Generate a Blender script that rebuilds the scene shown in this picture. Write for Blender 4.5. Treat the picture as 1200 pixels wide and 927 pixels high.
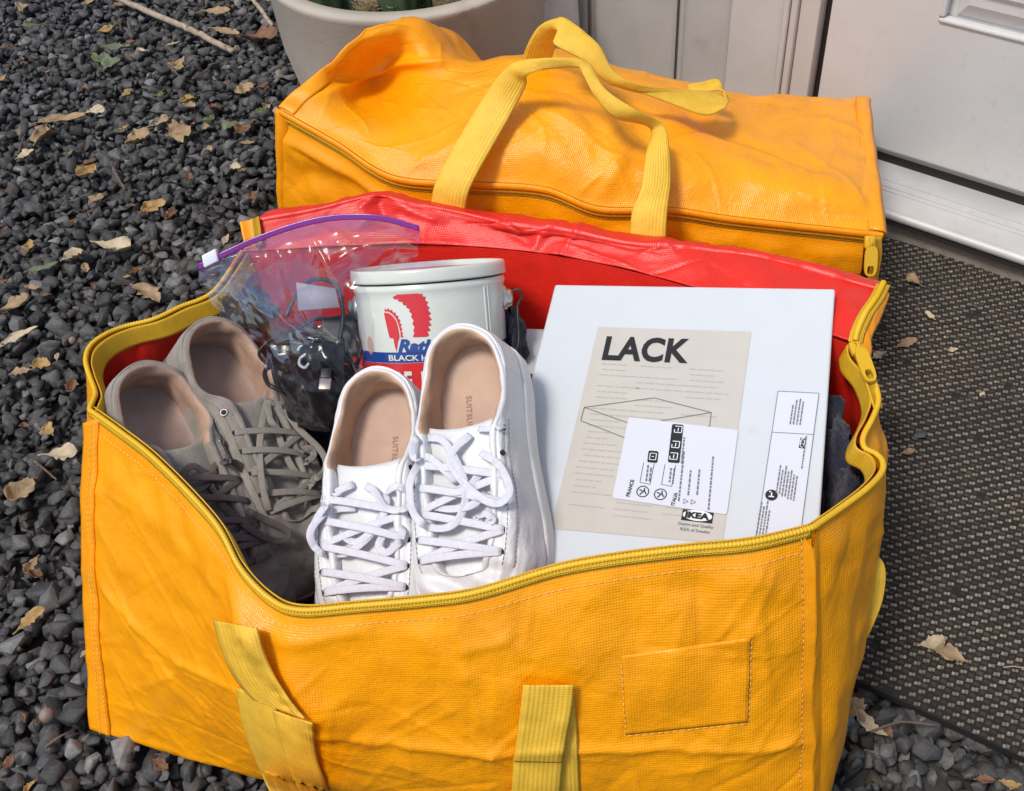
import bpy, bmesh, math, random
import numpy as np
from mathutils import Vector, Matrix
from mathutils.bvhtree import BVHTree

for o in list(bpy.data.objects): bpy.data.objects.remove(o, do_unlink=True)
S = bpy.context.scene
COL = S.collection
rng = np.random.default_rng(7)
random.seed(7)
V = np.array

# ------------------------------------------------------------------ camera
F = 1300.0; PITCH = math.radians(45); ROLL = math.radians(4.5); CAM_H = 1.05
fw = V([0, math.cos(PITCH), -math.sin(PITCH)])
_u = np.cross(V([1., 0, 0]), fw)
cr = V([1., 0, 0]) * math.cos(ROLL) - _u * math.sin(ROLL)
cu = _u * math.cos(ROLL) + V([1., 0, 0]) * math.sin(ROLL)
CAM = V([0, 0, CAM_H])
cd = bpy.data.cameras.new('camera'); cam = bpy.data.objects.new('camera', cd); COL.objects.link(cam)
cd.sensor_width = 36; cd.lens = F / 1200 * 36; cd.clip_start = .05; cd.clip_end = 500
cam.matrix_world = Matrix(((cr[0], cu[0], -fw[0], 0), (cr[1], cu[1], -fw[1], 0), (cr[2], cu[2], -fw[2], CAM_H), (0, 0, 0, 1)))
S.camera = cam
S.render.resolution_x = 1024; S.render.resolution_y = 791

# ------------------------------------------------------------------ world, sun, exposure
SUN_DIR = V([-.36, -.30, .88]); SUN_DIR = SUN_DIR / np.linalg.norm(SUN_DIR)      # towards the sun
W = bpy.data.worlds.new('World'); S.world = W; W.use_nodes = True
wn = W.node_tree; bg = wn.nodes['Background']
sky = wn.nodes.new('ShaderNodeTexSky'); sky.sky_type = 'NISHITA'; sky.sun_disc = False; sky.dust_density = 2.2; sky.ozone_density = 1.2; sky.air_density = 1.0
sky.sun_elevation = math.asin(SUN_DIR[2]); sky.sun_rotation = math.atan2(SUN_DIR[0], SUN_DIR[1])
wn.links.new(sky.outputs[0], bg.inputs[0]); bg.inputs[1].default_value = .15
sd = bpy.data.lights.new('sun', 'SUN'); sun = bpy.data.objects.new('sun', sd); COL.objects.link(sun)
sd.energy = 2.4; sd.angle = math.radians(12); sd.color = (1, .965, .91)
sun.rotation_euler = Vector(SUN_DIR).to_track_quat('Z', 'Y').to_euler()
vs = S.view_settings; vs.view_transform = 'Standard'; vs.look = 'None'; vs.gamma = 1; vs.exposure = 0.07
S.render.engine = 'CYCLES'

# ------------------------------------------------------------------ helpers
def ray(x, y): return fw + cr * (x - 600) / F - cu * (y - 463.5) / F
def U(x, y, z):
    """world point seen at photo position x, y when it stands at height z"""
    d = ray(x, y); return CAM + d * ((z - CAM_H) / d[2])
def pix(P):
    v = np.asarray(P, float) - CAM; d = v @ fw
    return np.stack([600 + F * (v @ cr) / d, 463.5 - F * (v @ cu) / d], -1)
def nrm(v): v = np.asarray(v, float); return v / (np.linalg.norm(v, axis=-1, keepdims=True) + 1e-12)
def sm(a, b, x): t = np.clip((x - a) / (b - a), 0, 1); return t * t * (3 - 2 * t)

def mesh(name, verts, faces, mats=None, parent=None, uv=None, smooth=True, midx=None):
    me = bpy.data.meshes.new(name)
    me.from_pydata([tuple(map(float, v)) for v in verts], [], [tuple(map(int, f)) for f in faces])
    if mats is not None:
        for m in (mats if isinstance(mats, (list, tuple)) else [mats]): me.materials.append(m)
    if midx is not None: me.polygons.foreach_set('material_index', np.asarray(midx, np.int32))
    if uv is not None:
        l = me.uv_layers.new(name='UVMap'); idx = np.zeros(len(me.loops), np.int32); me.loops.foreach_get('vertex_index', idx)
        l.data.foreach_set('uv', np.asarray(uv, np.float32)[idx].ravel())
    if smooth: me.polygons.foreach_set('use_smooth', np.ones(len(me.polygons), bool))
    me.update()
    o = bpy.data.objects.new(name, me); COL.objects.link(o)
    if parent is not None: o.parent = parent
    return o
def empty(name, loc=(0, 0, 0)):
    o = bpy.data.objects.new(name, None); o.empty_display_size = .05; COL.objects.link(o); o.location = loc
    return o
def tag(o, label, cat, group=None, kind=None):
    if label: o['label'] = label
    if cat: o['category'] = cat
    if group: o['group'] = group
    if kind: o['kind'] = kind
    return o
def adopt(parent):
    """children were built in world space: keep them there under a parent that stands at its base"""
    bpy.context.view_layer.update()
    inv = parent.matrix_world.inverted()
    for c in parent.children: c.matrix_parent_inverse = inv
def solid(o, th, off=0.):
    m = o.modifiers.new('thickness', 'SOLIDIFY'); m.thickness = th; m.offset = off; return o
def bevel(o, w, seg=2):
    m = o.modifiers.new('edge', 'BEVEL'); m.width = w; m.segments = seg; m.limit_method = 'ANGLE'; return o
def cat(P, n, closed=False):
    """Catmull-Rom through P resampled to n points of even length"""
    P = np.asarray(P, float)
    if closed: Q = np.vstack([P[-1], P, P[0], P[1]])
    else: Q = np.vstack([2 * P[0] - P[1], P, 2 * P[-1] - P[-2]])
    out = []
    for i in range(1, len(Q) - 2):
        t = np.linspace(0, 1, 24, endpoint=False)[:, None]
        a, b, c, d = Q[i - 1], Q[i], Q[i + 1], Q[i + 2]
        out.append(.5 * (2 * b + (c - a) * t + (2 * a - 5 * b + 4 * c - d) * t ** 2 + (3 * b - a - 3 * c + d) * t ** 3))
    out = np.vstack(out + [Q[-2][None]])
    if n is None: return out
    s = np.r_[0, np.cumsum(np.linalg.norm(np.diff(out, axis=0), axis=1))]
    q = np.linspace(0, s[-1], n + 1)[:-1] if closed else np.linspace(0, s[-1], n)
    return np.stack([np.interp(q, s, out[:, k]) for k in range(out.shape[1])], 1)
def catk(P, n):
    """Catmull-Rom with even parameter steps per control point (keeps correspondences)"""
    P = np.asarray(P, float); Q = np.concatenate([(2 * P[0] - P[1])[None], P, (2 * P[-1] - P[-2])[None]])
    q = np.linspace(0, len(P) - 1 - 1e-9, n); i = q.astype(int); t = (q - i).reshape((-1,) + (1,) * (P.ndim - 1)); i = i + 1
    a, b, c, d = Q[i - 1], Q[i], Q[i + 1], Q[i + 2]
    return .5 * (2 * b + (c - a) * t + (2 * a - 5 * b + 4 * c - d) * t ** 2 + (3 * b - a - 3 * c + d) * t ** 3)
def gridfaces(nu, nv, closed_u=False):
    f = []
    for j in range(nv - 1):
        for i in range(nu if closed_u else nu - 1):
            a = j * nu + i; b = j * nu + (i + 1) % nu
            f.append((a, b, b + nu, a + nu))
    return f
def gnormals(P):
    """normals of a (nv, nu, 3) grid"""
    du = np.gradient(P, axis=1); dv = np.gradient(P, axis=0)
    return nrm(np.cross(du, dv))
def guv(P):
    u = np.zeros(P.shape[:2]); v = np.zeros(P.shape[:2])
    u[:, 1:] = np.cumsum(np.linalg.norm(np.diff(P, axis=1), axis=2), axis=1)
    v[1:] = np.cumsum(np.linalg.norm(np.diff(P, axis=0), axis=2), axis=0)
    u = np.broadcast_to(u.mean(0), u.shape); v = np.broadcast_to(v.mean(1)[:, None], v.shape)
    return np.stack([u, v], -1)
def sheet(name, P, m, parent, flip=False, thick=0, uv=None):
    nv, nu = P.shape[:2]
    f = gridfaces(nu, nv)
    if flip: f = [t[::-1] for t in f]
    o = mesh(name, P.reshape(-1, 3), f, m, parent, (guv(P) if uv is None else uv).reshape(-1, 2))
    if thick: solid(o, thick)
    return o
def tube(P, r, seg=8, closed=False, caps=True):
    """verts, faces of a tube round polyline P; r a number or array"""
    P = np.asarray(P, float); n = len(P); r = np.broadcast_to(r, (n,))
    T = nrm(np.gradient(P, axis=0) if not closed else np.roll(P, -1, 0) - np.roll(P, 1, 0))
    N = np.zeros_like(P); a = V([0, 0, 1.]) if abs(T[0][2]) < .9 else V([1., 0, 0])
    N[0] = nrm(a - T[0] * (a @ T[0]))
    for i in range(1, n): N[i] = nrm(N[i - 1] - T[i] * (N[i - 1] @ T[i]))
    B = np.cross(T, N); th = np.arange(seg) * 2 * math.pi / seg
    vt = (P[:, None] + r[:, None, None] * (np.cos(th)[None, :, None] * N[:, None] + np.sin(th)[None, :, None] * B[:, None])).reshape(-1, 3)
    f = gridfaces(seg, n, True)
    if closed: f += [((n - 1) * seg + i, (n - 1) * seg + (i + 1) % seg, (i + 1) % seg, i) for i in range(seg)]
    elif caps: f += [tuple(range(seg))[::-1], tuple((n - 1) * seg + i for i in range(seg))]
    return vt, f
def join(parts):
    vs_, fs_, k = [], [], 0
    for v, f in parts:
        v = np.asarray(v, float); vs_.append(v); fs_ += [tuple(i + k for i in t) for t in f]; k += len(v)
    return np.vstack(vs_), fs_
def box_vf(c, ax, ay, az):
    """box round c with half-axis vectors"""
    c, ax, ay, az = map(lambda q: np.asarray(q, float), (c, ax, ay, az))
    v = [c + i * ax + j * ay + k * az for k in (-1, 1) for j in (-1, 1) for i in (-1, 1)]
    return v, [(0, 2, 3, 1), (4, 5, 7, 6), (0, 1, 5, 4), (2, 6, 7, 3), (1, 3, 7, 5), (0, 4, 6, 2)]
def lathe(prof, seg=64):
    """prof: (r, z) from bottom to top"""
    th = np.arange(seg) * 2 * math.pi / seg
    v = np.vstack([np.stack([r * np.cos(th), r * np.sin(th), np.full(seg, z)], 1) for r, z in prof])
    return v, gridfaces(seg, len(prof), True)
def flatstrip(Pts, Nrm, w, th=.0012, round_=True):
    """a flat lace / webbing: section an ellipse w wide, th thick, its flat side facing Nrm"""
    P = np.asarray(Pts, float); N = np.asarray(Nrm, float); T = nrm(np.gradient(P, axis=0))
    N = nrm(N - T * np.sum(N * T, 1, keepdims=True)); B = np.cross(T, N); seg = 10
    a = np.arange(seg) * 2 * math.pi / seg; ca, sa = np.cos(a), np.sin(a)
    ca = np.sign(ca) * np.abs(ca) ** .7; sa = np.sign(sa) * np.abs(sa) ** .7
    vt = (P[:, None] + w / 2 * ca[None, :, None] * B[:, None] + th * sa[None, :, None] * N[:, None]).reshape(-1, 3)
    f = gridfaces(seg, len(P), True) + [tuple(range(seg))[::-1], tuple((len(P) - 1) * seg + i for i in range(seg))]
    return vt, f

# value noise for wrinkles --------------------------------------------------
_h = rng.random((64, 64))
def vnoise(x, y):
    xi = np.floor(x).astype(int); yi = np.floor(y).astype(int); fx = x - xi; fy = y - yi
    fx = fx * fx * (3 - 2 * fx); fy = fy * fy * (3 - 2 * fy); h = lambda a, b: _h[a % 64, b % 64]
    return (h(xi, yi) * (1 - fx) + h(xi + 1, yi) * fx) * (1 - fy) + (h(xi, yi + 1) * (1 - fx) + h(xi + 1, yi + 1) * fx) * fy - .5
def fbm(x, y, o=4):
    s = 0; a = 1
    for k in range(o): s = s + a * vnoise(x * 2 ** k + 17 * k, y * 2 ** k + 5 * k); a *= .5
    return s
def crease(Uv, a, b, amp, w):
    """height of a fold running from a to b over the sheet coordinates Uv"""
    a = V(a); b = V(b); d = b - a; L = np.linalg.norm(d) + 1e-9; d = d / L; n = V([-d[1], d[0]])
    q = Uv - a; s = q @ d / L; t = q @ n
    env = np.clip(np.minimum(s, 1 - s) / .25 + .35, 0, 1) * (s > -.14) * (s < 1.14)
    return amp * env / (1 + (t / w) ** 2)
def crumple(Uv, n, lo, hi, amp, seed, ang=None, spread=3.2, ln=(.04, .14), w=(.002, .008)):
    g = np.random.default_rng(seed); h = np.zeros(Uv.shape[:2])
    for _ in range(n):
        c = V([g.uniform(lo[0], hi[0]), g.uniform(lo[1], hi[1])]); a = (0 if ang is None else ang) + g.normal(0, spread)
        l = g.uniform(*ln); d = V([math.cos(a), math.sin(a)]) * l / 2
        h += crease(Uv, c - d, c + d, amp * g.uniform(.3, 1) * g.choice([-1, 1, 1]), g.uniform(*w))
    return h

def folds(Uv, seed, amp, dirs=(0., 1.571, .5, -.6, 1.1), f=(9, 26)):
    """crisp fold lines: triangle waves along a few directions, each kept to its own patches"""
    g = np.random.default_rng(seed); h = np.zeros(Uv.shape[:2]); x, y = Uv[..., 0], Uv[..., 1]
    for k in range(14):
        a = dirs[k % len(dirs)] + g.normal(0, .16); fr = g.uniform(*f); t = (x * math.cos(a) + y * math.sin(a)) * fr + g.uniform(0, 9) + .35 * vnoise(x * 5 + k, y * 5 + 3 * k)
        tri = np.abs((t % 1) - .5) * 2; m = sm(.10, .34, vnoise(x * g.uniform(5, 11) + 7.3 * k, y * g.uniform(5, 11) + 2.1 * k)); h += amp * tri * m * (12 / fr)
    return h

# ------------------------------------------------------------------ materials
def pmat(name, col, rough=.5, var=0., vscale=30., bumps=(), metal=0., coat=0., sheen=0., weave=None, spec=.5, col2=None, trans=0., dirt=None, bstr=1., attr=None):
    m = bpy.data.materials.new(name); m.use_nodes = True; nt = m.node_tree; nd = nt.nodes; lk = nt.links.new
    p = nd['Principled BSDF']; p.inputs['Base Color'].default_value = (*col, 1)
    p.inputs['Roughness'].default_value = rough; p.inputs['Metallic'].default_value = metal
    p.inputs['Specular IOR Level'].default_value = spec
    if coat: p.inputs['Coat Weight'].default_value = coat; p.inputs['Coat Roughness'].default_value = .12
    if sheen: p.inputs['Sheen Weight'].default_value = sheen; p.inputs['Sheen Roughness'].default_value = .4
    if trans: p.inputs['Transmission Weight'].default_value = trans
    tc = nd.new('ShaderNodeTexCoord')
    def noise(sc, det=4., src='Object'):
        t = nd.new('ShaderNodeTexNoise'); t.inputs['Scale'].default_value = sc; t.inputs['Detail'].default_value = det
        lk(tc.outputs[src], t.inputs['Vector']); return t
    def mth(op, a, b=None):
        t = nd.new('ShaderNodeMath'); t.operation = op
        for i, q in enumerate((a, b)):
            if q is None: continue
            if isinstance(q, (int, float)): t.inputs[i].default_value = q
            else: lk(q, t.inputs[i])
        return t.outputs[0]
    cur = None
    if attr:
        a = nd.new('ShaderNodeAttribute'); a.attribute_name = attr; cur = a.outputs['Color']
    if var or col2:
        n = noise(vscale, 6); r = nd.new('ShaderNodeValToRGB'); r.color_ramp.elements[0].position = .3; r.color_ramp.elements[1].position = .7
        c2 = col2 if col2 else tuple(min(1, c * (1 + var)) for c in col); c1 = col if col2 else tuple(c * (1 - var) for c in col)
        r.color_ramp.elements[0].color = (*c1, 1); r.color_ramp.elements[1].color = (*c2, 1); lk(n.outputs[0], r.inputs[0])
        if cur is None: cur = r.outputs[0]
        else:
            mx = nd.new('ShaderNodeMixRGB'); mx.blend_type = 'MULTIPLY'; mx.inputs[0].default_value = 1; lk(cur, mx.inputs[1]); lk(r.outputs[0], mx.inputs[2]); cur = mx.outputs[0]
    if dirt:
        n = noise(dirt[0], 8); r = nd.new('ShaderNodeValToRGB'); r.color_ramp.elements[0].position = dirt[2]; r.color_ramp.elements[1].position = dirt[2] + dirt[3]
        r.color_ramp.elements[0].color = (0, 0, 0, 1); r.color_ramp.elements[1].color = (1, 1, 1, 1); lk(n.outputs[0], r.inputs[0])
        mx = nd.new('ShaderNodeMixRGB'); mx.inputs[2].default_value = (*dirt[1], 1); lk(r.outputs[0], mx.inputs[0])
        if cur is None: mx.inputs[1].default_value = (*col, 1)
        else: lk(cur, mx.inputs[1])
        cur = mx.outputs[0]
    if cur is not None: lk(cur, p.inputs['Base Color'])
    h = None
    for sc, st in bumps:
        x = mth('MULTIPLY', noise(sc, 5).outputs[0], st); h = x if h is None else mth('ADD', h, x)
    if weave:
        sp = nd.new('ShaderNodeSeparateXYZ'); lk(tc.outputs['UV'], sp.inputs[0])
        for ax, per, st in weave:
            x = mth('MULTIPLY', mth('SINE', mth('MULTIPLY', sp.outputs[ax], 2 * math.pi / per)), st)
            h = x if h is None else mth('ADD', h, x)
    if h is not None:
        b = nd.new('ShaderNodeBump'); b.inputs['Distance'].default_value = .001; b.inputs['Strength'].default_value = bstr; lk(h, b.inputs['Height']); lk(b.outputs[0], p.inputs['Normal'])
    return m

ORANGE = pmat('orange_woven_plastic', (.90, .34, .001), .33, spec=.42, var=.08, vscale=26, dirt=(9, (.76, .26, .006), .56, .4), bumps=((60, .8), (240, .35)), weave=((0, .0023, .07), (1, .0023, .06)))
ORANGE_IN = pmat('orange_hem', (.90, .325, .001), .4, spec=.4, var=.08, vscale=60, bumps=((90, .8),), weave=((0, .0026, .05), (1, .0026, .05)))
RED = pmat('red_woven_lining', (.70, .020, .010), .40, var=.08, vscale=30, bumps=((70, .9),), weave=((0, .0026, .05), (1, .0026, .05)))
WEBBING = pmat('yellow_webbing', (.78, .46, .035), .6, var=.08, vscale=80, bumps=((400, .25),), weave=((0, .0036, .14), (1, .0022, .05)))
TAPE = pmat('yellow_zip_tape', (.70, .40, .012), .6, var=.08, vscale=80, weave=((0, .002, .15), (1, .0015, .12)), bumps=((300, .3),))
COIL = pmat('yellow_zip_coil', (.74, .43, .012), .42, var=.06)
PULL = pmat('yellow_zip_metal', (.66, .38, .012), .35)
THREAD = pmat('orange_thread', (.95, .60, .22), .7)

# ================================================================== GROUND
g = mesh('ground', [(-40, -40, -.025), (40, -40, -.025), (40, 40, -.025), (-40, 40, -.025)], [(0, 1, 2, 3)], pmat('dark_soil', (.035, .032, .03), .95, var=.4, vscale=20, bumps=((40, 3),)))
g['kind'] = 'structure'

# door wall frame: s along the wall, t into it
ang = math.radians(-40.5); ew = V([math.cos(ang), math.sin(ang), 0]); nw = V([-math.sin(ang), math.cos(ang), 0]); WA = U(1035, 247, .06) * V([1, 1, 0])
def wl(s, t, z): return WA + s * ew + t * nw + V([0, 0, z])
# front bag frame
BA = math.radians(-18); bx = V([math.cos(BA), math.sin(BA), 0]); by = V([-math.sin(BA), math.cos(BA), 0]); FL = U(115, 855, 0)
# mat frame
MA = math.radians(-35.5); mx_ = V([math.cos(MA), math.sin(MA), 0]); my_ = V([-math.sin(MA), math.cos(MA), 0]); MO = U(1005, 800, .006)

# gravel --------------------------------------------------------------------
def stone_proto(k):
    g = np.random.default_rng(100 + k); bm = bmesh.new()
    sc = V([1, g.uniform(.6, .95), g.uniform(.45, .75)])
    for _ in range(14):
        p = nrm(g.normal(size=3)) * g.uniform(.82, 1.0) * sc; bm.verts.new(p)
    bmesh.ops.convex_hull(bm, input=bm.verts)
    for v in [v for v in bm.verts if not v.link_faces]: bm.verts.remove(v)
    bmesh.ops.bevel(bm, geom=list(bm.edges), offset=.03, segments=1, affect='EDGES', clamp_overlap=True)
    bmesh.ops.triangulate(bm, faces=bm.faces)
    bm.verts.index_update(); r = V([v.co[:] for v in bm.verts]), V([[v.index for v in f.verts] for f in bm.faces]); bm.free(); return r
protos = [stone_proto(k) for k in range(16)]
pv, pf, pc = [], [], []; cnt = 0; base = 0
def in_view(p, m):
    q = pix(p); return -m < q[0] < 1200 + m and -m < q[1] < 927 + m
xs = np.arange(-2.0, .95, .0165); ys = np.arange(.25, 3.0, .0165)
for X, Y, low in [(X, Y, l_) for l_ in (0, 1) for X in xs[::1 + l_ * 0] for Y in ys]:
    for _o in (0,):
        if low: X, Y = X + .009, Y + .009
        x = X + rng.normal(0, .006); y = Y + rng.normal(0, .006); p = V([x, y, 0.])
        if (p - WA) @ nw > (-.02 if (p - WA) @ ew > -.3 else .10) and (p - WA) @ ew > -1.6: continue
        q = pix(p)
        if not (-330 < q[0] < 1500 and -150 < q[1] < 1150): continue
        d = p - FL; a, b = d @ bx, d @ by
        if .03 < a < .70 and .03 < b < .33: continue
        d = p - MO; ma, mb = d @ mx_, d @ my_
        if mb > .03 and ma > -.2: continue
        d = p - V([-.305, 1.19, 0]); a, b = d @ bx, d @ by
        if .03 < a < .68 and .03 < b < .28 or math.hypot(x + .11, y - 1.75) < .15: continue
        k = rng.integers(16); pvv, pff = protos[k]
        s = .0122 * math.exp(rng.normal(0, .33)); s = min(s, .023)
        if y > 1.3: s *= .92
        A = nrm(rng.normal(size=3)); B = nrm(np.cross(A, rng.normal(size=3))); Cc = np.cross(A, B)
        if rng.random() < .7:   # most lie on a flat side
            th = rng.uniform(0, 6.28); A = V([math.cos(th), math.sin(th), rng.normal(0, .3)]); A = nrm(A); Cc = nrm(V([rng.normal(0, .35), rng.normal(0, .35), 1])); B = nrm(np.cross(Cc, A)); Cc = np.cross(A, B)
        z = -.006 + rng.normal(0, .0055)
        if low: z -= .011
        under = mb > -.02 and ma > -.2
        if under: z = -.012
        pv.append(pvv @ np.stack([A, B, Cc]) * s + V([x, y, z])); pf.append(pff + base); base += len(pvv)
        t = rng.random(); gq = math.exp(rng.normal(0, .32)) * .055
        c = V([gq * 1.03, gq, gq * .96])
        if t < .06: c = V([.15, .147, .14]) * rng.uniform(.7, 1.3)
        elif t < .06: c = V([.20, .10, .06])
        elif t < .10: c = c * V([1.25, 1.05, .85])
        pc.append(np.tile(c, (len(pff), 1))); cnt += 1
gv = np.vstack(pv); gf = np.vstack(pf); gc = np.vstack(pc)
me = bpy.data.meshes.new('gravel'); me.vertices.add(len(gv)); me.vertices.foreach_set('co', gv.astype(np.float32).ravel())
me.loops.add(len(gf) * 3); me.loops.foreach_set('vertex_index', gf.astype(np.int32).ravel())
me.polygons.add(len(gf)); me.polygons.foreach_set('loop_start', np.arange(0, len(gf) * 3, 3, dtype=np.int32)); me.update(calc_edges=True)
at = me.attributes.new('tone', 'FLOAT_COLOR', 'FACE'); at.data.foreach_set('color', np.c_[gc, np.ones(len(gc))].astype(np.float32).ravel())
me.materials.append(pmat('basalt_gravel', (.75, .75, .75), .62, col2=(1.3, 1.3, 1.3), vscale=160, bumps=((300, .8), (900, .4)), attr='tone', spec=.4, dirt=(12, (.125, .118, .105), .60, .22)))
go = bpy.data.objects.new('gravel', me); COL.objects.link(go); go['kind'] = 'stuff'; go['label'] = 'dark grey crushed stone gravel covering the ground'; go['category'] = 'gravel'

# ================================================================== HOUSE WALL, DOOR, THRESHOLD
SIDING = pmat('grey_painted_siding', (.45, .435, .405), .6, var=.06, vscale=12, bumps=((30, .5), (200, .3)), dirt=(14, (.27, .25, .22), .62, .3))
TRIM = pmat('grey_painted_trim', (.55, .53, .495), .5, var=.06, vscale=10, bumps=((50, .5),), dirt=(60, (.25, .22, .2), .72, .1))
DOORP = pmat('grey_white_door_paint', (.61, .605, .58), .45, var=.06, vscale=6, bumps=((120, .3),), dirt=(90, (.55, .54, .515), .58, .2))
RUBBER = pmat('black_rubber', (.012, .012, .012), .6)
ALU = pmat('brushed_aluminium', (.55, .545, .53), .55, var=.08, vscale=15, metal=.2, bumps=((60, .3),), dirt=(110, (.46, .455, .44), .58, .25))
CONC = pmat('old_concrete', (.27, .24, .20), .9, var=.25, vscale=14, bumps=((60, 2), (260, 1)), dirt=(9, (.12, .10, .08), .55, .2))
def wbox(name, s0, s1, t0, t1, z0, z1, m, parent=None, bv=.002):
    v, f = box_vf(wl((s0 + s1) / 2, (t0 + t1) / 2, (z0 + z1) / 2), ew * (s1 - s0) / 2, nw * (t1 - t0) / 2, V([0, 0, (z1 - z0) / 2]))
    o = mesh(name, v, f, m, parent, smooth=False)
    if bv: bevel(o, bv)
    return o
hw = empty('house_wall', wl(-.6, .12, 0)); tag(hw, 'grey painted board siding wall left of the door', 'wall')
# siding boards of uneven width with recessed joints and sawn relief
e = -.3275; k = 0
wds = [.088, .012, .083, .090, .086, .092, .088, .09, .09, .09, .09, .09]
bm_, off = [], 0
while e > -1.5:
    w = [.087, .014, .16, .014, .09][k % 5]; s1 = e - .0015; s0 = e - w; t0 = .112 if w > .05 else .118
    n = max(2, int(w / .0045)); ss = np.linspace(s0, s1, n); P = []
    dep = V([rng.normal(0, .0005) for _ in ss]); dep[0] = dep[-1] = .004
    for z in np.linspace(-.02, 2.2, 12): P.append([wl(s, t0 + d, z) for s, d in zip(ss, dep)])
    o = sheet('siding_board', V(P), SIDING, hw); e -= w; k += 1
wbox('backing', -1.6, -.325, .124, .20, -.02, 2.2, SIDING, hw, 0)
adopt(hw)
dt = empty('door_casing', wl(-.26, .1, 0)); tag(dt, 'grey painted wooden door casing with peeling jamb strip', 'door frame')
wbox('casing_board', -.326, -.2385, .098, .19, -.02, 2.2, TRIM, dt, .003)
wbox('jamb_bead', -.2375, -.228, .090, .19, -.02, 2.2, TRIM, dt, .003)
wbox('jamb_bead', -.2272, -.2165, .094, .19, -.02, 2.2, TRIM, dt, .003)
wbox('jamb_board', -.2158, -.1855, .102, .19, -.02, 2.2, TRIM, dt, .002)
wbox('weather_strip', -.1850, -.1745, .125, .19, .03, 2.2, RUBBER, dt, 0)
adopt(dt)
dr = empty('front_door', wl(.28, .12, 0)); tag(dr, 'light grey panelled front door above the aluminium threshold', 'door')
D0 = .118
def dframe(s0, s1, z0, z1): return wbox('door_rail', s0, s1, D0, D0 + .04, z0, z1, DOORP, dr, 0)
wbox('door_stile', -.174, -.0182, D0, D0 + .04, .083, 2.1, DOORP, dr, 0)
dframe(-.0182, 1.25, .083, .298)
wbox('recessed_panel', -.0182, 1.25, D0 + .014, D0 + .036, .2982, 1.4, DOORP, dr, 0)
wbox('panel_bead', -.0182, 1.25, D0 - .003, D0 + .012, .2984, .306, DOORP, dr, .003)
wbox('panel_bead', -.0182, -.0105, D0 - .003, D0 + .012, .3065, 1.4, DOORP, dr, .003)
# raised field of the panel with sloped lower edge
v = [wl(.001, D0 + .0125, .309), wl(1.25, D0 + .0125, .309), wl(1.25, D0 + .003, .330), wl(.016, D0 + .003, .330), wl(1.25, D0 + .003, 1.3), wl(.016, D0 + .003, 1.3), wl(.001, D0 + .0125, 1.3)]
mesh('raised_field', v, [(0, 1, 2, 3), (3, 2, 4, 5), (0, 3, 5, 6)], DOORP, dr, smooth=False)
v = [wl(.028, D0 + .0022, .345), wl(1.25, D0 + .0022, .345), wl(1.25, D0 - .002, .351), wl(.034, D0 - .002, .351), wl(1.25, D0 - .002, 1.3), wl(.034, D0 - .002, 1.3), wl(.028, D0 + .0022, 1.3)]
mesh('panel_field', v, [(0, 1, 2, 3), (3, 2, 4, 5), (0, 3, 5, 6)], DOORP, dr, smooth=False)
wbox('door_sweep', -.174, 1.25, D0 - .002, D0 + .038, .0765, .0828, pmat('grey_vinyl', (.16, .155, .15), .5), dr, .001)
wbox('sweep_seal', -.174, 1.25, D0 + .006, D0 + .03, .055, .0763, RUBBER, dr, 0)
adopt(dr)
th = empty('door_threshold', wl(.2, .05, 0)); tag(th, 'brushed aluminium door threshold on concrete sill', 'threshold')
wbox('threshold_plate', -.20, 1.25, .012, .128, .048, .0575, ALU, th, .002)
vf = []
for t in (.052, .062, .078): 
    o = wbox('ridge', -.20, 1.25, t, t + .0022, .0577, .0586, ALU, th, 0)
# rounded nosing
a_ = np.linspace(0, 1, 40); pth = V([wl(-.2 + 1.45 * q, .008, .052) for q in a_]); tv, tf = tube(pth, .0075, 10); mesh('nosing', tv, tf, ALU, th)
wbox('drip_edge', -.20, 1.25, .004, .009, .037, .0445, pmat('dark_aluminium', (.09, .09, .09), .4, metal=.7), th, 0)
wbox('threshold_stop', -.20, 1.25, .1285, .17, .05, .068, RUBBER, th, .001)
adopt(th)
cs = wbox('concrete_sill', -1.2, 1.4, .014, .25, -.06, .0475, CONC, None, .006); tag(cs, 'weathered concrete sill under the aluminium threshold', 'sill')
# debris strip of soil between sill and mat
P = []
for j in range(7):
    P.append([wl(s, -.035 + .06 * j / 6, -.012 + .012 * math.sin(math.pi * j / 6) + .006 * vnoise(V([s * 40.]), V([j * 2.]))[0]) for s in np.linspace(-.6, 1.0, 120)])
o = sheet('soil_strip', V(P), pmat('brown_litter_soil', (.06, .045, .03), .95, var=.5, vscale=60, bumps=((120, 3),)), None); o['kind'] = 'structure'

# ================================================================== DOORMAT
mt = empty('doormat', MO); tag(mt, 'brown and beige woven outdoor doormat in front of the door', 'doormat')
MW0, MW1, MD = -.24, .72, .735
v, f = box_vf(MO + mx_ * (MW0 + MW1) / 2 + my_ * MD / 2 + V([0, 0, -.001]), mx_ * (MW1 - MW0) / 2, my_ * MD / 2, V([0, 0, .0045]))
mesh('backing', v, f, pmat('black_mat_base', (.010, .009, .008), .85), mt, smooth=False)
def bead(c, hx, hy, hz):
    v = [c - mx_ * hx - my_ * hy, c + mx_ * hx - my_ * hy, c + mx_ * hx + my_ * hy, c - mx_ * hx + my_ * hy]
    t = [c + (q - c) * .72 + V([0, 0, hz]) for q in v]
    return v + t, [(4, 5, 6, 7), (0, 1, 5, 4), (1, 2, 6, 5), (2, 3, 7, 6), (3, 0, 4, 7)]
parts = {0: [], 1: []}; colr = {0: [], 1: []}
pu, pw = .0074, .0074
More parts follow.
